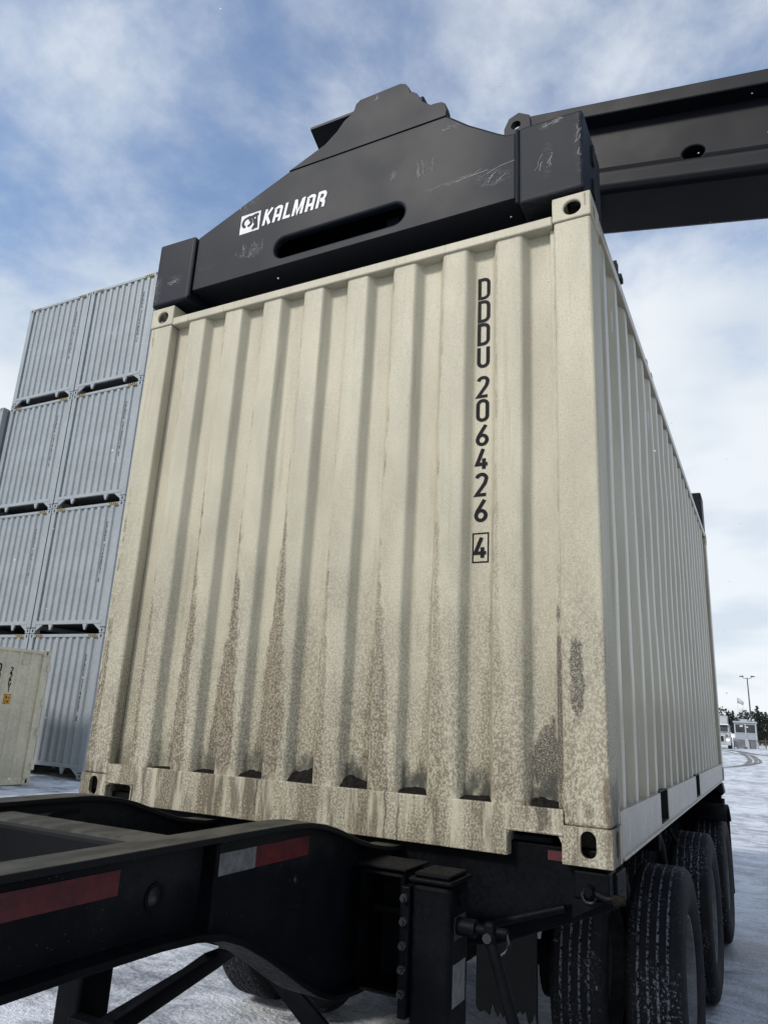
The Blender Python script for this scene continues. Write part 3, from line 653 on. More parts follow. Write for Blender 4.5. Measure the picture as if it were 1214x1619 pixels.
for (cx, cz, sx_, sz_, ang, ln_, cnt) in ((.66, 2.80, .07, .03, 80, .05, 9), (1.50, 2.99, .015, .02, 70, .035, 4), (1.66, 2.97, .05, .03, 86, .07, 5), (1.88, 2.845, .14, .012, 12, .16, 5), (2.02, 2.80, .07, .03, 40, .05, 6),
                                          (2.25, 2.985, .02, .012, 30, .03, 4), (2.31, 2.99, .03, .01, 25, .05, 4), (2.26, 2.80, .03, .07, 80, .07, 5), (.13, 2.74, .05, .02, 20, .05, 5), (1.82, 3.17, .05, .01, -30, .05, 3), (.015, 2.72, .01, .08, 85, .05, 5), (2.395, 2.86, .008, .12, 88, .06, 6), (1.38, 3.50, .01, .01, 60, .03, 2), (.60, 3.09, .05, .02, 35, .04, 4)):
    for _ in range(cnt):
        a = R(ang+rnd.gauss(0, 12)); l = ln_*(.4+.9*rnd.random()); px, pz = cx+rnd.gauss(0, .6)*sx_, cz+rnd.gauss(0, .6)*sz_; pts = []
        for q in range(5):
            t = (q/4-.5)*l; w2 = rnd.gauss(0, .004); pts.append((px+t*math.cos(a)-w2*math.sin(a), pz+t*math.sin(a)+w2*math.cos(a)))
        fy = -.0068 if (px < .25 or px > 2.135) else BF-.0010
        if pts[0][1] > 3.24: fy = BF-.0058
        bb = B(); stroke(bb, pts, .0022+.003*rnd.random()**2, lambda p, l2: (p.x, fy-l2, p.y), .0002*rnd.random()); bb.obj('scratch', MAT['scratch'], spr, fix=False)
# KALMAR lettering and ram emblem
def kput(x0, z0, w, h, sl=0.16):
    return lambda p, l: (x0+(p.x*w)+(p.y*h*sl), BF-.0022-l, z0+p.y*h)
AG = [[(.02, .0), (.10, .78)]+arc(.28, .80, .155, .11, 170, 10, 6)+[(.46, .78), (.50, 0)], [(.10, .36), (.47, .36)]]
KG = {'K': [[(.09, 0), (.09, 1)], [(.49, 1), (.20, .54)], [(.20, .54), (.52, 0)]], 'A': [[(.09, 0), (.09, .80)]+arc(.28, .80, .19, .11, 180, 0, 6)+[(.47, 0)], [(.12, .36), (.45, .36)]],
      'L': [[(.09, 1), (.09, .09), (.50, .09)]], 'M': [[(.09, 0), (.09, 1)], [(.13, .94), (.36, .12), (.59, .94)], [(.64, 1), (.64, 0)]],
      'R': [[(.09, 0), (.09, .91), (.32, .91)]+arc(.33, .70, .16, .21, 75, -75, 6)+[(.14, .49)], [(.26, .45), (.44, .38), (.49, .25), (.49, 0)]]}
x = .716
for ch, adv in (('K', .066), ('A', .066), ('L', .058), ('M', .082), ('A', .066), ('R', .06)):
    bb = B()
    for k, st in enumerate(KG[ch]): stroke(bb, st, .178, kput(x, 2.938, .093, .098), .0003*k)
    bb.obj('letter', MAT['white'], spr, fix=False); x += adv
lg = B(); lg.add([(.566, BF-.0012, 2.925), (.697, BF-.0012, 2.925), (.699, BF-.0012, 3.044), (.568, BF-.0012, 3.044)], [(0, 1, 2, 3)]); lg.obj('emblem_panel', MAT['white'], spr, fix=False)
bb = B(); put = lambda p, l: (.568+p.x*.128, BF-.0022-l, 2.927+p.y*.115)
stroke(bb, arc(.40, .52, .17, .17, -95, 60, 8)+arc(.36, .56, .24, .25, 60, 250, 12), .13, put, 0)
stroke(bb, arc(.40, .54, .30, .30, 95, 20, 6)+[(.70, .62), (.74, .40)], .12, put, .0003)
stroke(bb, [(.78, .92), (.80, .60), (.84, .10)], .17, put, .0006); stroke(bb, [(.55, .80), (.92, .86)], .14, put, .0009); stroke(bb, [(.66, .08), (.78, .30)], .12, put, .0012)
bb.obj('emblem', MAT['boom'], spr, fix=False)
bb = B(); bb.add([put(Vector((.76+.045*math.cos(a*math.pi/5), .68+.045*math.sin(a*math.pi/5))), .0016) for a in range(10)], [tuple(range(10))]); bb.obj('emblem_eye', MAT['white'], spr, fix=False)

# ------------------------------------------------------------------ telescopic boom of the reach stacker
boom = thing('reach_stacker', 'dark reach stacker whose thick telescopic boom comes in from the right behind the spreader', 'reach stacker')
a_ = Vector((-0.96467, 0.0939, 0.24615)); s_ = Vector((-0.09688, -0.99530, 0)); u_ = Vector((0.2450, -0.02385, 0.96923)); O_ = Vector((3.312, 2.5, 5.309))
def bpt(t, s, u): return tuple(O_+a_*t+s_*s+u_*u)
def bprism(sec, t0, t1):
    b = B(); n = len(sec); b.add([bpt(t0, *p) for p in sec]+[bpt(t1, *p) for p in sec], [tuple(range(n)), tuple(range(2*n-1, n-1, -1))]+[(i, (i+1) % n, n+(i+1) % n, n+i) for i in range(n)]); return b
BM = MAT['boom']
bprism([(0, 0.0), (0, -.132), (-.962, -.132), (-.962, 0)], -7.6, 2.03).obj('top_flange', BM, boom, None, 0.012)
bb_ = bprism([(-.135, -.1335), (-.135, -.56), (-.150, -.60), (-.140, -.72), (-.165, -.762), (-.205, -.775), (-.757, -.775), (-.797, -.762), (-.822, -.72), (-.812, -.60), (-.827, -.56), (-.827, -.1335)], -7.6, 1.95).obj('boom_box', BM, boom)
cut = B(); ring = [(0.467+.085*math.cos(k*math.pi/12), -.535+.062*math.sin(k*math.pi/12)) for k in range(24)]
cut.add([bpt(t, .1, u) for t, u in ring]+[bpt(t, -.35, u) for t, u in ring], [tuple(range(24)), tuple(range(47, 23, -1))]+[(i, (i+1) % 24, 24+(i+1) % 24, 24+i) for i in range(24)])
carve(bb_, [cut]); bmod = bb_.modifiers.new('edge', 'BEVEL'); bmod.width = .02; bmod.segments = 3; bmod.limit_method = 'ANGLE'; bmod.angle_limit = R(25)
bprism([(-.20, -.776), (-.20, -1.05), (-.76, -1.05), (-.76, -.776)], 1.45, 1.93).obj('boom_head', BM, boom, None, .02)
B().box(.98, 1.42, 2.70, 3.40, 3.801, 4.62).obj('head_block', BM, boom, None, .03)
B().tube([(1.43, 2.62, 4.63), (1.43, 3.48, 4.63)], .10, 20).obj('head_pin', MAT['steel'], boom, 40)
B().box(1.30, 1.62, 2.72, 3.38, 4.50, 4.78).obj('head_yoke', BM, boom, None, .03)

# its body stands to the right, beyond the picture edge (local x runs back along the boom)
def body(b, name, mat, bevel=.02, sm=None):
    o = b.obj(name, mat, boom, sm, bevel); o.location = (3.36, 2.98, GT); o.rotation_euler = (0, 0, math.atan2(-.0969, .9953)); return o
body(B().prism([(1.2, .55), (8.4, .55), (8.9, .8), (8.9, 1.9), (6.6, 1.75), (1.2, 1.45)], 1, -.95, .95), 'machine_frame', BM)
body(B().prism([(7.0, .6), (9.1, .6), (9.3, 1.0), (9.2, 2.2), (7.0, 2.0)], 1, -1.55, 1.55), 'counterweight', BM, .08)
body(B().box(2.6, 6.4, -1.75, -.96, .9, 2.15), 'engine_cover', BM, .05); body(B().box(2.6, 6.4, .96, 1.75, .9, 2.15), 'fuel_tank', BM, .05)
body(B().prism([(4.2, 1.80), (5.8, 1.80), (5.9, 3.5), (4.0, 3.5)], 1, -.55, .55), 'cab', MAT['glass'], .06)
for sy in (-1, 1):
    body(B().prism([(7.3, 1.8), (8.3, 1.8), (7.9, 5.0), (7.4, 5.0)], 1, sy*.62-.06, sy*.62+.06), 'boom_bearing', BM)
    body(B().tube([(3.0, sy*.62, 1.5), (4.6, sy*.62, 3.9)], .14, 18), 'lift_cylinder', BM, 0, 40)
big = B(); big.lathe([(-.30, .50), (-.34, .62), (-.34, .82), (-.28, .90), (.28, .90), (.34, .82), (.34, .62), (.30, .50), (.18, .46), (.16, .0)], 40); big_me = big.mesh('drive_wheel', MAT['black'], 40)
for lx, ly in ((1.9, -1.75), (1.9, -1.05), (1.9, 1.05), (1.9, 1.75), (7.6, -1.9), (7.6, 1.9)):
    o = link('drive_wheel', big_me, boom); ang = math.atan2(-.0969, .9953); c_, s2 = math.cos(ang), math.sin(ang)
    o.location = (3.36+lx*c_-ly*s2, 2.98+lx*s2+ly*c_, GT+.90); o.rotation_euler = (0, 0, ang+math.pi/2)

# ------------------------------------------------------------------ trailer chassis
tr = thing('trailer_chassis', 'black gooseneck container trailer chassis with reflective tape under the beige container', 'trailer', None, (0, 0, 0))
CH, WB, FL = MAT['chassis'], MAT['web'], MAT['flange']
topc = [(-3.6, .125), (-.80, .125), (-.68, .124), (-.60, .119), (-.52, .107), (-.44, .088), (-.36, .063), (-.28, .037), (-.20, .016), (-.12, .001), (-.04, -.010), (.06, -.015), (.3, -.016), (6.0, -.016)]
botc = [(-3.6, -.088), (-1.45, -.088), (-1.20, -.092), (-1.08, -.100), (-.98, -.118), (-.90, -.147), (-.80, -.198), (-.70, -.255), (-.60, -.315), (-.52, -.358), (-.44, -.390), (-.36, -.408), (-.26, -.417), (-.1, -.42), (6.0, -.42)]
for inner, outer, web0, web1, near in ((1.570, 1.675, 1.602, 1.627, 1), (.700, .805, .748, .773, 0)):
    t2 = [(y, z-.0165) for y, z in topc]; b2 = [(y, z+.0165) for y, z in botc]
    w = B().prism(t2+b2[::-1], 0, web0, web1).obj('frame_web', WB, tr)
    carve(w, [B().prism(stadium(-1.185, .008, .042, .042), 0, web0-.1, web1+.1), B().prism(stadium(-.585, -.042, .034, .034), 0, web0-.1, web1+.1), B().prism(stadium(-2.2, .008, .042, .042), 0, web0-.1, web1+.1)])
    B().strip(topc, 0, inner, outer, .016).obj('top_flange', FL, tr, None, .003)
    B().strip([(y, z) for y, z in botc][::-1], 0, inner-.012, outer+.012, .016).obj('bottom_flange', CH, tr, None, .003)
    for (cy, cz, r) in ((-1.185, .008, .030),):
        xw = web1+.0005 if near else web0-.0045
        o = B().prism(stadium(cy, cz, .062, .062), 0, xw, xw+.004).obj('hole_collar', CH, tr); carve(o, [B().prism(stadium(cy, cz, .044, .044), 0, xw-.1, xw+.1)])
    xo = (web1+.0005, outer-.004) if near else (outer-.030, outer-.004)
    for y in (-1.02, .75, 2.4, 4.2):
        zt = .107 if y < -.5 else -.033; zb = -.095 if y < -.5 else -.402
        B().box(web1+.0005, outer-.006, y-.008, y+.008, zb, zt).obj('stiffener', CH, tr)
        B().box(inner+.006, web0-.0005, y-.008, y+.008, zb, zt).obj('stiffener', CH, tr)
# reflective tape on the near web
for name, y0, y1, z0, z1, m_ in (('red_tape', -1.95, -1.30, .030, .082, 'redtape'), ('white_tape', -.985, -.805, .018, .072, 'whitetape'), ('red_tape', -.804, -.535, .018, .072, 'redtape')):
    B().box(1.6275, 1.6290, y0, y1, z0, z1).obj(name, MAT[m_], tr)
# cross members of the gooseneck and main frame
B().box(.8055, 1.5695, -1.10, -.955, -.075, .100).obj('cross_member', FL, tr, None, .022, 4)
B().prism([(.806, -.954), (1.02, -.954), (.95, -.935), (.89, -.90), (.84, -.84), (.815, -.76), (.806, -.70)], 2, .070, .086).obj('gusset_plate', CH, tr)
B().prism([(1.569, -.954), (1.36, -.954), (1.43, -.935), (1.48, -.90), (1.53, -.84), (1.56, -.76), (1.569, -.70)], 2, .070, .086).obj('gusset_plate', CH, tr)
for y in (-2.6, -.20, .9, 2.6, 4.4, 5.7): B().box(.7735, 1.6015, y, y+.09, -.36, -.06) if False else B().box(.7735, 1.6015, y, y+.09, (-.07 if y < -2 else -.40), (.09 if y < -2 else -.05)).obj('cross_member', CH, tr, None, .006)
# front and rear bolsters that carry the corner castings
for y in (.10, 5.82):
    b = B(); b.prism([(.01, -.13), (.42, -.30), (.699, -.36), (.699, -.045), (.01, -.025)], 1, y, y+.17); b.obj('bolster', CH, tr, None, .006)
    b = B(); b.prism([(2.43, -.13), (2.02, -.30), (1.676, -.36), (1.676, -.045), (2.43, -.025)], 1, y, y+.17); b.obj('bolster', CH, tr, None, .006)
    B().box(.8055, 1.5695, y, y+.17, -.36, -.045).obj('bolster', CH, tr, None, .006)
B().prism([(.03, .045), (2.41, .045), (2.41, -.105), (2.30, -.125), (1.95, -.25), (.45, -.25), (.12, -.125), (.03, -.105)], 1, .046, .099).obj('front_plate', CH, tr, None, .005)
B().box(2.2155, 2.28, .0445, .0455, .0, .030).obj('red_tape', MAT['redtape'], tr)
# twist-lock housings at the corners
for x0 in (.02, 2.305):
    B().box(x0, x0+.115, .02, .150, -.100, -.014).obj('twist_lock_housing', CH, tr, None, .008)
    B().prism([(x0-.005, -.16), (x0+.10, -.101), (x0-.005, -.101)], 1, .02, .035).obj('gusset_plate', CH, tr)
    B().tube([(x0+.055, -.02, -.068), (x0+.055, .025, -.066)], .014, 10).obj('lock_pin', CH, tr, 40)
    B().tube([(x0+.052+.022*math.cos(a*math.pi/8), .010, -.085+.022*math.sin(a*math.pi/8)) for a in range(17)], .0035, 5, False).obj('pin_ring', MAT['steel'], tr, 60)
    B().tube([(x0+.06, .012, -.075), (x0+.11, .010, -.088), (x0+.150, .0, -.080)], .012, 8).obj('lock_handle', CH, tr, 40)
    b = B(); b.tube([(x0+.130, -.004, -.088), (x0+.165, -.004, -.082)], [.018, .014], 10); b.obj('handle_grip', MAT['soot'], tr, 40)
# landing legs
def landing_leg(sx):
    X = lambda x: x if sx > 0 else 2*1.19-x
    def bx(x0, x1, *r): a, b = sorted((X(x0), X(x1))); return B().box(a, b, *r)
    leg = bx(1.872, 2.004, -.300, -.135, -.95, -.060).obj('landing_leg', CH, tr, None, .018, 3)
    bx(1.864, 2.012, -.310, -.125, -.0595, -.046).obj('leg_cap', CH, leg, None, .005, 2); bx(1.877, 1.999, -.296, -.139, -.0455, -.032).obj('leg_cap', CH, leg, None, .012, 3)
    bx(1.890, 1.986, -.280, -.155, -1.12, -.951).obj('leg_slide', MAT['steel'], leg, None, .006)
    bx(1.82, 2.06, -.36, -.07, -1.15, -1.121).obj('leg_foot', CH, leg, None, .006)
    bx(1.842, 1.8715, -.312, -.150, -.44, -.075).obj('bolt_flange', CH, leg, None, .004)
    for z in (-.107, -.173, -.240, -.305, -.370):
        B().tube([(X(1.857), -.3125, z), (X(1.857), -.326, z)], .013, 6).obj('bolt', MAT['steel'], leg); B().tube([(X(1.857), -.326, z), (X(1.857), -.338, z)], .007, 8).obj('bolt_end', MAT['steel'], leg)
    br = bx(1.6755, 1.8415, -.290, -.120, -.40, -.040).obj('leg_bracket', CH, tr, None, .018, 3)
    carve(br, [bxb for bxb in [B().box(min(X(1.69), X(1.83)), max(X(1.69), X(1.83)), -.35, -.13, -.385, -.056)]])
    bx(1.672, 1.850, -.300, -.110, -.0385, -.030).obj('bracket_top', CH, br, None, .003)
    return leg
leg = landing_leg(1)
leg2 = landing_leg(-1)
B().box(2.0045, 2.0065, -.265, -.175, -.215, -.150).obj('maker_plate', MAT['steel'], leg); B().box(2.0045, 2.0065, -.270, -.170, -.395, -.280).obj('label_sticker', MAT['whitetape'], leg)
B().tube([(2.0045, -.22, -.10), (2.016, -.22, -.10)], .024, 14).obj('gear_cover', CH, leg, 40)
# crank
B().tube([(2.0045, -.235, -.178), (2.065, -.235, -.178)], .026, 14).obj('crank_collar', CH, leg, 40)
B().tube([(2.065, -.235, -.178), (2.165, -.235, -.176)], .014, 12).obj('crank_shaft', CH, leg, 40)
B().box(2.098, 2.130, -.262, -.236, -.215, -.150).obj('crank_knuckle', CH, leg, None, .008)
B().tube([(2.112, -.262, -.190), (2.112, -.272, -.190)], .014, 10).obj('bolt', MAT['steel'], leg)
B().tube([(2.112, -.250, -.19), (2.134, -.255, -.24), (2.240, -.275, -.52)], [.014, .018, .018], 12).obj('crank_handle', CH, leg, 40)
B().tube([(2.165, -.24, -.176), (2.172, -.243, -.20), (2.160, -.246, -.225), (2.145, -.25, -.236)], .004, 6).obj('crank_clip', MAT['steel'], leg, 40)
B().tube([(1.93, .03, -.252), (2.275, .03, -.136)], .013, 10).obj('brace_rod', CH, tr, 40)
# bracing between the legs
b = B(); b.prism([(.50, -.80), (.55, -.72), (1.06, -.405), (1.16, -.405), (.60, -.80)], 1, -.215, -.200); b.prism([(.50, -.80), (.515, -.80), (1.075, -.42), (1.06, -.405)], 1, -.275, -.2155); b.obj('leg_brace', CH, tr)
b = B(); b.prism([(1.88, -.80), (1.83, -.72), (1.32, -.405), (1.22, -.405), (1.78, -.80)], 1, -.215, -.200); b.obj('leg_brace', CH, tr)
B().box(.515, 1.868, -.350, -.290, -.735, -.690).obj('leg_tie_bar', CH, tr, None, .004)
B().tube([(.51, -.19, -.178), (1.871, -.19, -.178)], .016, 10).obj('cross_shaft', CH, tr, 40)
# wheels: three axles with dual tyres
RT = 0.525
tp = [(-.100, .290), (-.118, .315), (-.133, .365), (-.136, .405), (-.128, .445), (-.118, .472), (-.108, .483), (-.098, .4875)]
for gx in (-.066, -.022, .022, .066): tp += [(gx-.0065, .4900), (gx-.0055, .4775), (gx+.0055, .4775), (gx+.0065, .4900)]
tp += [(-x, r) for x, r in tp[7::-1]]
tp = [(x, r*RT/.49) for x, r in tp]; tb = B(); tb.lathe(tp, 72); tyre_me = tb.mesh('tyre', MAT['tyre'], 42)
rp = [(.100, .283), (.108, .278), (.106, .270), (.085, .266), (.040, .262), (-.02, .250), (-.04, .215), (-.046, .150), (-.040, .118), (.02, .110), (.06, .098), (.068, .060), (.068, .001)]
rp = [(x, r*RT/.49) for x, r in rp]; rme = B().lathe(rp, 48).mesh('rim', MAT['rim'], 40)
rp2 = [(-.100, .2905), (-.092, .276), (-.05, .262), (-.02, .2505)]
hubb = B()
for k in range(10):
    a = 2*math.pi*k/10; hubb.tube([(-.046, .17*math.cos(a), .17*math.sin(a)), (-.010, .17*math.cos(a), .17*math.sin(a))], .014, 6)
hub_me = hubb.mesh('wheel_nuts', MAT['steel'])
barrel_me = B().lathe([(-.100, .303), (-.092, .291), (-.03, .283), (-.0405, .230)], 48).mesh('rim_barrel', MAT['rim'], 40)
for y in (1.85, 3.48, 5.14):
    for xc, flip in ((2.342, 0), (1.988, 1), (-.045, 1), (.310, 0)):
        wv = bpy.data.objects.new('wheel', None); COL.objects.link(wv); wv.parent = tr; wv.location = (xc, y, GT+RT-.004); wv.rotation_euler = (random.random()*6, 0, math.pi if flip else 0)
        link('tyre', tyre_me, wv); link('rim', rme, wv); link('rim_barrel', barrel_me, wv)
        if xc in (2.342, -.045): link('wheel_nuts', hub_me, wv)
    B().tube([(.42, y, GT+RT), (1.88, y, GT+RT)], .062, 16).obj('axle', CH, tr, 40)
    for x in (1.78, .60): B().tube([(x-.05, y, GT+RT), (x+.05, y, GT+RT)], .20, 24).obj('brake_drum', CH, tr, 40)
    for x0 in (.71, 1.58):
        b = B(); b.prism([(y-.62, -.42), (y-.42, -.42), (y-.47, -.68), (y-.57, -.68)], 0, x0, x0+.09); b.obj('spring_hanger', CH, tr, None, .006)
        B().prism([(y-.52, -.66), (y-.25, -.60), (y, -.585), (y+.25, -.60), (y+.52, -.66), (y+.52, -.70), (y+.25, -.645), (y, -.63), (y-.25, -.645), (y-.52, -.70)], 0, x0+.01, x0+.08).obj('leaf_spring', CH, tr)
    for x0 in (.95, 1.30): B().tube([(x0, y-.22, GT+RT+.02), (x0, y-.06, GT+RT+.02)], .085, 18).obj('brake_chamber', CH, tr, 40)
# ragged rubber flap with frozen lumps ahead of the first axle
for x0, x1, yf in ((1.545, 1.845, 1.20), (.54, .84, 1.20)):
    pts = [(x0, -.42)]; nn_ = 22; rnd = random.Random(5)
    pts = [(x0, -.42)]+[(x0+(x1-x0)*k/nn_, -.84-.05*rnd.random()-(.015 if k % 3 else .0)) for k in range(nn_+1)]+[(x1, -.42)]
    B().prism(pts, 1, yf, yf+.018).obj('rubber_flap', MAT['black'], tr)
# bits seen beside the wheels: air line couplings, guard over the rear axle, mud flaps, rear lamp bar
B().tube([(2.20, 2.75, -.13), (2.28, 2.72, -.16), (2.33, 2.72, -.24)], .012, 8).obj('air_line', CH, tr, 40); B().tube([(2.19, 2.60, -.15), (2.19, 2.66, -.15)], .035, 14).obj('air_coupling', MAT['steel'], tr, 40)
B().box(2.10, 2.22, 2.70, 2.78, -.30, -.05).obj('valve_box', CH, tr, None, .008)
gp = [(5.14+.60*math.cos(R(d)), GT+RT+.60*math.sin(R(d))) for d in range(125, 40, -8)]
B().strip(gp, 0, 2.02, 2.50, .006).obj('mud_guard', CH, tr, 40); B().box(1.68, 2.40, 5.14, 5.19, -.215, -.175).obj('guard_arm', CH, tr)
B().tube([(2.46, 5.12, -.160), (2.46, 5.12, -.115)], .022, 10).obj('marker_lamp', MAT['black'], tr, 40)
for x0, x1 in ((1.86, 2.475), (-.09, .54)):
    B().box(x0, x1, 5.74, 5.755, -1.0, -.37).obj('mud_flap', MAT['black'], tr); B().box(x0, x1, 5.73, 5.78, -.3695, -.365+.05).obj('flap_bar', CH, tr)
B().box(.10, 2.40, 6.0005, 6.08, -.30, -.10).obj('rear_bumper', CH, tr, None, .006)
for x0 in (.15, 2.12): B().box(x0, x0+.2, 6.0805, 6.10, -.26, -.16).obj('tail_lamp', MAT['redtape'], tr, None, .006)
B().prism([(2.30, -.015), (2.44, -.015), (2.455, -.10), (2.42, -.10), (2.40, -.07), (2.30, -.10)], 1, 5.6, 5.8).obj('lock_bracket', MAT['black'], tr)
# kingpin plate far up the gooseneck
B().box(.72, 1.66, -3.58, -2.9, -.112, -.0895).obj('king_pin_plate', CH, tr)

# ------------------------------------------------------------------ grey containers in the stack
GW, GH, GL_ = 2.580, 3.250, 6.06
def grey_container():
    """origin: lower front left corner"""
    root = thing('stacked_container', 'x', 'container'); G = MAT['greyc']; FB = .205
    for x in (0.0, GW-.15):
        B().box(x, x+.15, .002, .16, .14, GH-.12).obj('corner_post', G, root, None, .01)
    for x in (0.0, GW-.15): B().box(x, x+.15, GL_-.16, GL_, .14, GH-.12).obj('corner_post', G, root)
    for x in (-.004, GW-.156):
        for z in (0.0, GH-.12):
            for y in (0.0, GL_-.16):
                cst = link('corner_casting', gcast, root, 0.0, 2, (x, y, z))
    p = [(u, d+.012) for u, d in corr(.150, GW-.150, .245, .2370, .100, .030, .046, .008)]; n = len(p); b = B()
    b.v = [(u, d, z) for z in (FB+.10, GH-.085) for u, d in p]; b.f = [(i, i+1, n+i+1, n+i) for i in range(n-1)]; b.m = [0]*len(b.f); b.obj('end_wall', G, root, 45, fix=False)
    B().box(.1585, GW-.1585, .0, .07, GH-.0845, GH-.012).obj('top_rail', G, root, None, .006)
    B().box(.1505, GW-.1505, .0, .07, FB+.01, FB+.0995).obj('bottom_rail', G, root, None, .006)
    for sgn in (0, 1):
        X = (lambda x: x) if not sgn else (lambda x: GW-x)
        b = B(); b.prism([(X(.1585), FB+.0095), (X(.40), FB+.0095), (X(.1585), .05)], 1, .01, .05); b.obj('corner_gusset', G, root)
        b = B(); b.prism([(X(.61), FB+.0095), (X(.76), FB+.0095), (X(.70), .075), (X(.67), .075)], 1, .005, .05); b.obj('pocket_tooth', G, root)
        b = B(); x0 = .19 if not sgn else GW-.19-.30
        b.add([(x0, -.002, GH-.075), (x0+.30, -.002, GH-.075), (x0+.30, -.002, GH-.020), (x0, -.002, GH-.020)], [(0, 1, 2, 3)]); b.mi = 1
        for k in range(4):
            q = x0+.008+k*.075; b.add([(q, -.003, GH-.075), (q+.034, -.003, GH-.075), (q+.062, -.003, GH-.020), (q+.028, -.003, GH-.020)], [(0, 1, 2, 3)])
        b.obj('hazard_stripe', [MAT['ink'], MAT['yellow']], root, fix=False)
        ps_ = corr(.16, GL_-.16, .30, .278, .070, .068, .036, .008); n = len(ps_); b = B(); xo = GW-.01 if sgn else .01; k = 1 if sgn else -1
        b.v = [(xo-k*d, u, z) for z in (FB+.05, GH-.06) for u, d in ps_]; b.f = [(i, i+1, n+i+1, n+i)[::k] for i in range(n-1)]; b.m = [0]*len(b.f); b.obj('side_wall', G, root, 45, fix=False)
        x0, x1 = (GW-.065, GW-.006) if sgn else (.006, .065)
        B().box(x0, x1, .16, GL_-.16, GH-.0595, GH-.006).obj('top_side_rail', G, root); B().box(x0, x1, .16, GL_-.16, FB-.09, FB+.0495).obj('bottom_side_rail', G, root)
    B().box(.066, GW-.066, .071, GL_-.05, GH-.045, GH-.030).obj('roof', G, root)
    B().box(.066, GW-.066, .071, GL_-.05, FB+.02, FB+.06).obj('floor', MAT['greyc_dark'], root)
    B().box(.152, GW-.152, GL_-.07, GL_-.03, FB+.05, GH-.05).obj('door_panel', G, root)
    return root
gcast = casting('corner_casting', .160, .160, .120, .05, .075, .06, MAT['greyc'], False)
proto = grey_container()
def mark(root, text, seed):
    bb = B(); z = GH-.50
    for ch in text:
        if ch == ' ': z -= .075; continue
        glyph(bb, ch, lambda p, l, z=z: (2.046+p.x*.11, .0565-l, z-.105+p.y*.105), .16); z -= .125
    tag(bb.obj('lettering', MAT['ink'], root, fix=False), None, kind='stuff')
YS = 9.65; cx1, cx2 = -16.06, -13.44
spots = [(cx2, 0, 0, 'DCDU 714909 8', 'blue-grey container on the snow, bottom right of the four-high stack'),
         (cx2, 0, 1, 'DCDU 724801 6', 'blue-grey container second from the bottom in the right column of the stack'),
         (cx2, 0, 2, 'DCDU 218036 5', 'blue-grey container third from the bottom in the right column of the stack'),
         (cx2, 0, 3, 'DCDU 715206 2', 'blue-grey container at the top right of the stack, beside the spreader end'),
         (cx1, 0, 0, 'DCDU 210940 7', 'blue-grey container at the bottom left of the stack, behind the weathered beige container'),
         (cx1, 0, 1, 'DCDU 207135 1', 'blue-grey container second from the bottom in the left column of the four-high stack'),
         (cx1, 0, 2, 'DCDU 214418 9', 'blue-grey container third from the bottom in the left column of the four-high stack'),
         (cx1, 0, 3, 'DCDU 216620 4', 'blue-grey container at the top left of the four-high stack against the sky'),
         (-18.70, -.18, 0, 'DCDU 219008 1', 'blue-grey container at the base of the shorter three-high column at the far left'),
         (-18.70, -.18, 1, 'DCDU 219120 3', 'blue-grey container in the middle of the shorter three-high column at the far left'),
         (-18.70, -.18, 2, 'DCDU 219342 8', 'blue-grey container on top of the shorter three-high column at the left picture edge')]
PITCH = 3.265
for i, (x, dy, k, txt, lab) in enumerate(spots):
    o = copy_tree(proto) if i < len(spots)-1 else proto
    o.location = (x, YS+dy, GZ+.02+k*PITCH); tag(o, lab, 'container', 'blue-grey containers stacked in the yard'); mark(o, txt, i)

# ------------------------------------------------------------------ weathered beige container at the left (its long side shows)
bg = thing('parked_container', 'weathered pale beige container standing on the snow in front of the grey stack', 'container', None, (0, 0, 0))
bg.location = (-13.12, 2.12, GZ+.01); BW, BL, BH = 2.44, 6.06, 2.68; BB = MAT['bgbeige']
for x in (0, BW-.16):
    for y in (0, BL-.16): B().box(x, x+.16, y, y+.16, .12, BH-.12).obj('corner_post', BB, bg, None, .012)
    for y in (-.003, BL-.175):
        for z in (0, BH-.118):
            me2 = cast_bot.copy(); me2.materials.clear(); me2.materials.append(BB); link('corner_casting', me2, bg, .008, 2, (x+(.004 if x > 1 else -.004), y, z))
ps2 = corr(.16, BL-.16, .345, .278, .060, .020, .036, .006); n = len(ps2)
for k in (1, -1):
    b = B(); xo = BW-.012 if k > 0 else .012
    b.v = [(xo-k*d, u, z) for z in (.15, BH-.075) for u, d in ps2]; b.f = [(i, i+1, n+i+1, n+i)[::k] for i in range(n-1)]; b.m = [0]*len(b.f); b.obj('side_wall', BB, bg, 45, fix=False)
    x0, x1 = (BW-.065, BW-.002) if k > 0 else (.002, .065)
    B().box(x0, x1, .18, BL-.18, BH-.0745, BH-.01).obj('top_side_rail', BB, bg, None, .008); B().box(x0, x1, .18, BL-.18, .01, .1495).obj('bottom_side_rail', BB, bg, None, .008)
B().box(.066, BW-.066, .07, BL-.07, BH-.06, BH-.045).obj('roof', BB, bg); B().box(.066, BW-.066, .07, BL-.07, .12, .14).obj('floor', MAT['floor'], bg)
B().box(.165, BW-.165, .02, .06, .13, BH-.1).obj('front_wall', BB, bg)
for x0, x1 in ((.166, 1.215), (1.225, BW-.166)): B().box(x0, x1, BL-.06, BL-.02, .13, BH-.13).obj('door_leaf', BB, bg, None, .008)
for z in (.28, .95, 1.55, 2.25): B().box(BW-.02, BW+.035, BL-.05, BL+.035, z, z+.15).obj('door_hinge', BB, bg, None, .012)
def vtext(root, text, y, z, h):
    for ch in text:
        if ch == ' ': z -= h*.7; continue
        bb = B(); glyph(bb, ch, lambda p, l: (BW-.0455+l, y+(p.x-.21)*h, z-h+p.y*h), .23); bb.obj('letter', MAT['ink'], root, fix=False); z -= h*1.2
vtext(bg, '22G1', 5.24, 2.28, .105); vtext(bg, 'DDDU 20', 4.962, 2.33, .14)
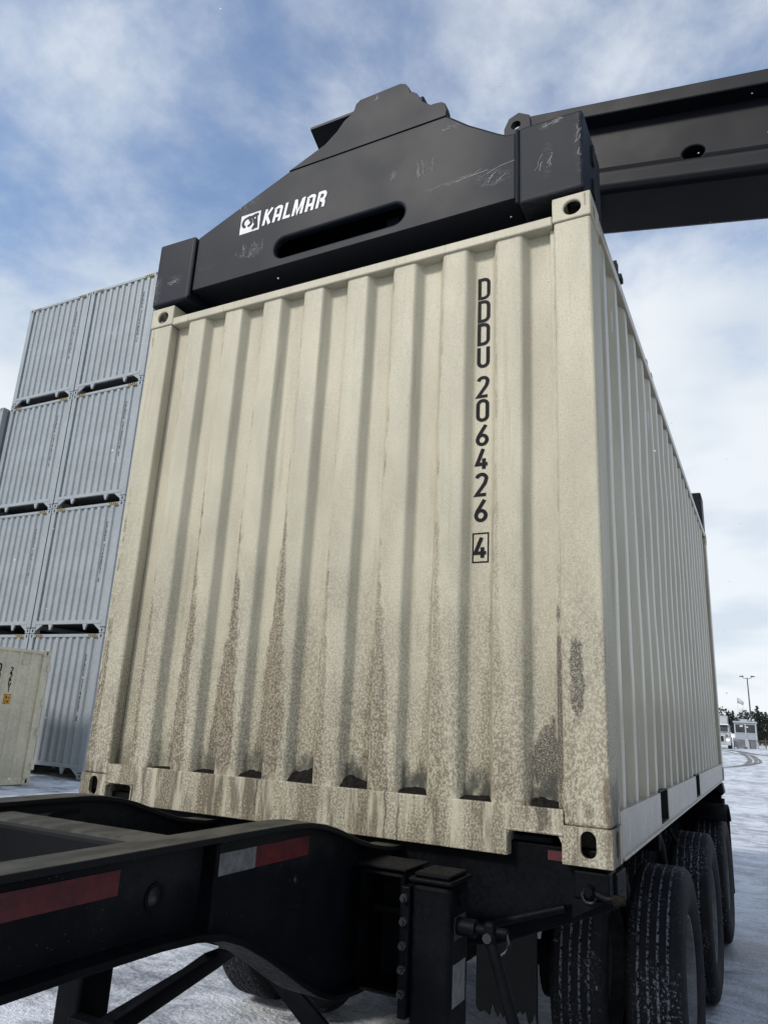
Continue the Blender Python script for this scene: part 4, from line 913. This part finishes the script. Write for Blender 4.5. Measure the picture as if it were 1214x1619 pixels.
B().box(BW-.0475, BW-.0440, 5.165, 5.315, 1.56, 1.755).obj('warning_label', MAT['orange'], bg)
for (ya, yb, za, zb_) in ((5.168, 5.312, 1.563, 1.572), (5.168, 5.312, 1.743, 1.752), (5.168, 5.176, 1.573, 1.742), (5.304, 5.312, 1.573, 1.742), (5.177, 5.303, 1.652, 1.662), (5.20, 5.235, 1.675, 1.725), (5.25, 5.29, 1.68, 1.70), (5.20, 5.22, 1.58, 1.64), (5.24, 5.285, 1.59, 1.625)):
    B().add([(BW-.0435, ya, za), (BW-.0435, yb, za), (BW-.0435, yb, zb_), (BW-.0435, ya, zb_)], [(0, 1, 2, 3)]).obj('label_print', MAT['ink'], bg, fix=False)
B().box(BW-.0475, BW-.03, 5.44, 5.58, 2.36, 2.46).obj('vent_cover', BB, bg, None, .01)

# ------------------------------------------------------------------ gate: booth, truck, lamp, signs, fence
def far(x, y, z, Y0, Y1):   # same direction from the gate road, other distance
    k = (Y1+2.6)/(Y0+2.6); return 2.93+(x-2.93)*k, .428+(z-.428)*k
PZ = gz(80)
bo = thing('gate_booth', 'small pale blue-grey gate booth with two dark windows beside the road', 'booth', None, (-.60, 82, PZ))
bw, bh, bd = 2.02, 2.62, 2.2
B().box(.03, bw-.03, .03, bd-.03, .02, .85).obj('skirt', MAT['boothlow'], bo); B().box(.02, bw-.02, .02, bd-.02, .8505, 1.45).obj('wall_panel', MAT['alu'], bo)
B().box(.02, bw-.02, .02, bd-.02, 2.30, 2.46).obj('wall_header', MAT['alu'], bo)
for x in (0, .97, bw-.12):
    for y in (0, bd-.12): B().box(x, x+.12, y, y+.12, 0, 2.46).obj('post', MAT['boothtrim'], bo)
for x0, x1 in ((.121, .969), (1.091, bw-.121)):
    w = B().box(x0, x1, .03, .06, 1.4505, 2.2995).obj('window', MAT['glass'], bo)
    B().box(x0, x1, -.01, .029, 1.4505, 1.51).obj('sill', MAT['boothtrim'], w)
    B().box(x0, x1, bd-.06, bd-.03, 1.4505, 2.2995).obj('window', MAT['glass'], bo)
for x in (.03, bw-.06): B().box(x, x+.03, .121, bd-.121, 1.4505, 2.2995).obj('window', MAT['glass'], bo)
B().box(-.08, bw+.08, -.10, bd+.08, 2.4605, bh).obj('roof', MAT['boothtrim'], bo, None, .02); B().box(.55, 1.25, .6, 1.3, bh+.001, bh+.22).obj('air_conditioner', MAT['boothtrim'], bo, None, .02)
B().box(.52, .80, .015, .029, 2.08, 2.22).obj('notice', MAT['white'], bo); B().box(1.10, 1.28, .015, .029, 2.02, 2.12).obj('notice', MAT['white'], bo)
B().box(.97, 1.06, -.05, -.001, .02, 1.40).obj('door_edge', MAT['boothtrim'], bo)

tk = thing('white_truck', 'white road tractor facing the camera with one headlight lit, half behind the beige container', 'truck', None, (-2.86, 72, gz(72)))
TW = MAT['truckw']
B().prism([(1.55, 1.0), (1.75, 1.42), (3.6, 1.42), (3.6, .75), (1.55, .75)], 0, .15, 2.20).obj('cab', TW, tk, None, .06)
B().prism([(1.70, 1.421), (1.95, 2.10), (3.6, 2.12), (3.6, 1.421)], 0, .17, 2.18).obj('cab_top', TW, tk, None, .05)
B().prism([(1.95, 2.125), (2.45, 2.88), (3.6, 2.95), (3.6, 2.125)], 0, .28, 2.07).obj('roof_fairing', TW, tk, None, .08)
B().box(.2, 2.15, 1.62, 1.84, 2.08, 2.16).obj('sun_visor', MAT['bank'], tk, None, .02)
B().prism([(1.700, 1.50), (1.895, 2.03), (1.885, 2.035), (1.690, 1.505)], 0, .30, 2.05).obj('windscreen', MAT['glass'], tk)
B().prism([(.0, .50), (.0, 1.15), (.25, 1.32), (1.549, 1.42), (1.549, .50)], 0, .42, 1.93).obj('bonnet', TW, tk, None, .09, 3)
for x0, x1 in ((.0, .45), (1.90, 2.35)): B().prism([(.10, .42), (.10, .85), (.25, 1.02), (1.35, 1.02), (1.40, .62), (1.2, .55), (.9, .95), (.45, .95), (.3, .6)], 0, x0, x1).obj('wing', TW, tk, None, .05)
B().box(.02, 2.33, -.12, .16, .30, .55).obj('bumper', TW, tk, None, .05); B().box(.6, 1.75, -.01, -.001, .62, 1.08).obj('grille', MAT['black'], tk)
for x0 in (.10, 1.90): B().box(x0+.08, x0+.28, .06, .099, .70, .83).obj('headlight', MAT['headlight'], tk, None, .03)
for x0 in (.02, 2.02):
    wv = bpy.data.objects.new('wheel', None); COL.objects.link(wv); wv.parent = tk; wv.location = (x0+.15, .68, .525); link('tyre', tyre_me, wv); link('rim', rme, wv)
for x0 in (.02, 1.75):
    for y in (4.2, 5.5):
        wv = bpy.data.objects.new('wheel', None); COL.objects.link(wv); wv.parent = tk; wv.location = (x0+.3, y, .525); link('tyre', tyre_me, wv); link('rim', rme, wv)
B().box(.75, 1.6, 1.6, 6.3, .50, .749).obj('frame', MAT['black'], tk)
for x0 in (-.22, 2.34): B().box(x0, x0+.24, 1.72, 1.80, 1.35, 2.0).obj('mirror', MAT['black'], tk, None, .02)

lp = thing('lamp_post', 'tall dark double-arm lamp post rising behind the gate booth', 'lamp post', None, (.80, 92, PZ))
B().tube([(0, 0, 0), (-.03, 0, 4), (-.06, 0, 7.62)], [.095, .075, .055], 12).obj('pole', MAT['pole'], lp, 40)
for s in (-1, 1):
    B().tube([(-.06, 0, 7.55), (-.06+s*.35, 0, 7.56), (-.06+s*.46, 0, 7.72)], .03, 8).obj('arm', MAT['pole'], lp, 40)
    B().prism([(-.06+s*.36, 7.73), (-.06+s*.82, 7.73), (-.06+s*.82, 7.80), (-.06+s*.50, 7.87), (-.06+s*.36, 7.84)], 1, -.15, .15).obj('lamp_head', MAT['pole'], lp, None, .02)

fx, fz = far(-.01, 85, 4.35, 85, 104)
fp = thing('flag_pole', 'thin pole flying a small faded grey flag above the truck', 'flag', None, (fx-.28, 104, gz(104)))
B().tube([(0, 0, 0), (0, 0, 6.0)], [.016, .010], 8).obj('pole', MAT['flag'], fp, 40)
b = B(); nn = 10
for i in range(nn+1):
    t = i/nn; wv_ = .10*math.sin(t*7); drop = .50*t*t
    b.v += [(.03+t*.75, wv_, 5.95-drop*.9-.15*t), (.03+t*.62, wv_*.8, 5.25-drop*.55)]
b.f = [(2*i, 2*i+1, 2*i+3, 2*i+2) for i in range(nn)]; b.m = [0]*nn; o = b.obj('flag', MAT['flag'], fp, 60, fix=False); sm = o.modifiers.new('cloth', 'SOLIDIFY'); sm.thickness = .012

sg = thing('white_sign_panel', 'white upright panel with an orange disc and yellow post left of the booth', 'sign', None, (-.72, 78, PZ))
B().box(.10, .52, 0, .06, .12, .98).obj('panel', MAT['boothtrim'], sg, None, .02)
B().prism([(.31+.10*math.cos(a*math.pi/10), .66+.10*math.sin(a*math.pi/10)) for a in range(20)], 1, -.01, -.001).obj('disc', MAT['orange'], sg)
for x in (.14, .44): B().box(x, x+.05, .01, .05, 0, .119).obj('foot', MAT['pole'], sg)
yp = thing('yellow_bollard', 'yellow bollard between the truck wheel and the white panel', 'bollard', None, (-.83, 77.5, PZ))
B().tube([(0, 0, 0), (0, 0, .90)], .055, 12).obj('post', MAT['yellow'], yp, 40); B().tube([(0, 0, .90), (0, 0, .95), (0, 0, .965)], [.056, .045, .01], 12).obj('cap', MAT['yellow'], yp, 40)
bc = thing('barrier_cabinet', 'white rounded barrier cabinet standing in front of the booth', 'barrier', None, (.36, 80.3, PZ))
B().prism([(0, 0), (.36, 0), (.36, .62), (.33, .82), (.24, .92), (.12, .93), (.03, .90), (0, .84)], 1, 0, .35).obj('housing', MAT['boothtrim'], bc, None, .02)
B().tube([(.30, -.02, .86), (.40, -.02, .70), (.42, -.02, .05)], .05, 8).obj('arm_pivot', MAT['pole'], bc, 40); B().box(-.12, .14, -.06, .0, .0, .16).obj('foot', MAT['pole'], bc, None, .02)
B().box(.37, 1.3, -.03, .03, .74, .80).obj('boom_arm', MAT['pole'], bc)
fe = thing('rail_fence', 'low brown timber rail fence on the snow to the right of the booth', 'fence', None, (1.55, 90, PZ))
for k in range(6): B().box(k*1.6+.45, k*1.6+.58, 0, .12, 0, .95).obj('post', MAT['timber'], fe, None, .01)
for z in (.42, .72): B().box(0, 9.0, .121, .16, z, z+.12).obj('rail', MAT['timber'], fe, None, .005)
def lump(name, label, cat, x, y, lx, ly, h, mat, seed, kind=None):
    b = B(); nu, nv = 28, 14; rnd = random.Random(seed); 
    for j in range(nv):
        for i in range(nu):
            u, v = i/(nu-1)*2-1, j/(nv-1)*2-1
            e = max(0, 1-u*u)**.6*max(0, 1-v*v)**.6
            b.v.append((u*lx/2, v*ly/2, e*h*(.7+.5*vnoise(u*lx+seed, v*ly+seed, 1.3))+(-.03 if e == 0 else 0)))
    b.f = [(j*nu+i, j*nu+i+1, (j+1)*nu+i+1, (j+1)*nu+i) for j in range(nv-1) for i in range(nu-1)]; b.m = [0]*len(b.f)
    o = b.obj(name, mat, None, 60, fix=False); o.location = (x, y, gz(y, x)); return tag(o, label, cat)
lump('snow_bank', 'long white snow bank behind the rail fence right of the booth', 'snow bank', 10.5, 97, 17, 4, 1.3, MAT['bank'], 3)
lump('snow_bank', 'white snow bank between the truck and the booth', 'snow bank', -2.0, 100, 6, 4, 1.5, MAT['bank'], 9)
lump('dirt_heap', 'small dark heap of dirty snow at the right picture edge near the fence', 'heap', 2.75, 70, .8, .7, .22, MAT['slush'], 5)

# ------------------------------------------------------------------ trees
def conifer(name, label, x, y, h, w, seed, group='dark pines behind the gate'):
    t = thing(name, label, 'tree', group, (x, y, gz(y))); rnd = random.Random(seed)
    B().tube([(0, 0, 0), (0, 0, h*.5), (0, 0, h*.96)], [h*.022, h*.014, h*.004], 8).obj('trunk', MAT['bark'], t, 40)
    b = B(); lv = 24
    for k in range(lv):
        f = k/lv; z = h*(.10+.88*f); rad = w*(1-f)**.75*(.75+.5*rnd.random())
        for q in range(int(9-4*f)):
            a = rnd.random()*6.283; r1 = rad*(.6+.5*rnd.random()); drop = -.10*r1+rnd.random()*.2*r1
            for s in range(16):
                g_ = (s+1)/16; px, py, pz = r1*g_*math.cos(a), r1*g_*math.sin(a), z+drop*g_
                for _ in range(3):
                    d = Vector((rnd.gauss(0, 1), rnd.gauss(0, 1), rnd.gauss(0.25, .6))).normalized()*(.10+.12*rnd.random())*h/6; e = Vector((rnd.gauss(0, 1), rnd.gauss(0, 1), rnd.gauss(0, 1))).normalized()*.075*h/6
                    p = Vector((px, py, pz)); b.add([p-e, p+e, p+d], [(0, 1, 2)])
    b.obj('crown', MAT['needle'], t, fix=False); return t
def tx(x110, y): return 2.93+(x110-2.93)*(y+2.6)/112.6
conifer('pine_tree', 'tall pointed pine just right of the lamp post', tx(1.18, 125), 125, 6.0, 1.25, 1)
conifer('pine_tree', 'shorter broad pine at the right picture edge', tx(2.15, 122), 122, 5.0, 1.5, 2)
conifer('pine_tree', 'round-topped pine to the left of the lamp post behind the booth', tx(-1.80, 130), 130, 5.3, 1.0, 3)
conifer('pine_tree', 'narrow pine directly behind the truck roof', tx(-2.42, 127), 127, 4.9, .8, 4)
conifer('pine_tree', 'low dark pine behind the booth roof', tx(.35, 118), 118, 3.5, 1.1, 6)
conifer('pine_tree', 'bushy dark pine between the pointed pine and the broad pine', tx(1.70, 128), 128, 5.2, 1.4, 8)
bt = thing('bare_tree', 'thin leafless tree rising faintly behind the booth roof', 'tree', None, (tx(-.62, 126), 126, gz(126))); rnd = random.Random(4)
B().tube([(0, 0, 0), (.05, 0, 2.5), (.0, 0, 5.4)], [.06, .04, .01], 6).obj('trunk', MAT['bark'], bt, 40)
b = B()
for k in range(46):
    z = 1.8+3.3*rnd.random(); a = rnd.random()*6.28; l = .35+.7*rnd.random()
    b.tube([(0, 0, z), (l*.5*math.cos(a), l*.5*math.sin(a), z+.4*l), (l*.7*math.cos(a), l*.7*math.sin(a), z+l)], [.014, .009, .003], 4)
b.obj('twigs', MAT['bark'], bt, fix=False)
rnd = random.Random(12); b = B()
for k in range(26000):
    x = -70+140*rnd.random(); y = 140+14*rnd.random(); top = 3.6+2.2*vnoise(x, 3, .35)+1.2*vnoise(x, 9, 1.3); z = gz(y)+top*rnd.random()
    p = Vector((x, y, z)); d = Vector((rnd.gauss(0, 1), rnd.gauss(0, 1), rnd.gauss(.4, .8))).normalized()*(.35+.4*rnd.random()); e = Vector((rnd.gauss(0, 1), rnd.gauss(0, 1), rnd.gauss(0, 1))).normalized()*.22
    b.add([p-e, p+e, p+d], [(0, 1, 2)])
tag(b.obj('distant_wood', MAT['needle'], fix=False), 'dark belt of evergreen wood along the horizon', 'wood', None, 'stuff')

# ------------------------------------------------------------------ drifting snowflakes
rnd = random.Random(21); b = B(); cp = Vector(camo.location); rot = camo.rotation_euler.to_matrix()
for k in range(1500):
    p = Vector((-9+16*rnd.random(), -1.6+12*rnd.random(), GZ+.1+7*rnd.random()))
    if (p-cp).length < 1.4 or (-.02 < p.x < 2.46 and -.02 < p.y < 6.1 and -.5 < p.z < 3.3): continue
    r = .0016+.0030*rnd.random()*(1 if rnd.random() < .85 else 1.6)
    v = [Vector((rnd.gauss(0, 1), rnd.gauss(0, 1), rnd.gauss(0, 1))).normalized()*r*(.7+.6*rnd.random()) for _ in range(2)]
    b.add([p+v[0], p+v[1], p-v[0], p-v[1], p+v[0].cross(v[1]).normalized()*r, p-v[0].cross(v[1]).normalized()*r], [(0,1,4),(1,2,4),(2,3,4),(3,0,4),(1,0,5),(2,1,5),(3,2,5),(0,3,5)])
tag(b.obj('falling_snow', MAT['flake'], fix=False), 'scattered snowflakes drifting in the air', 'snow', None, 'stuff')
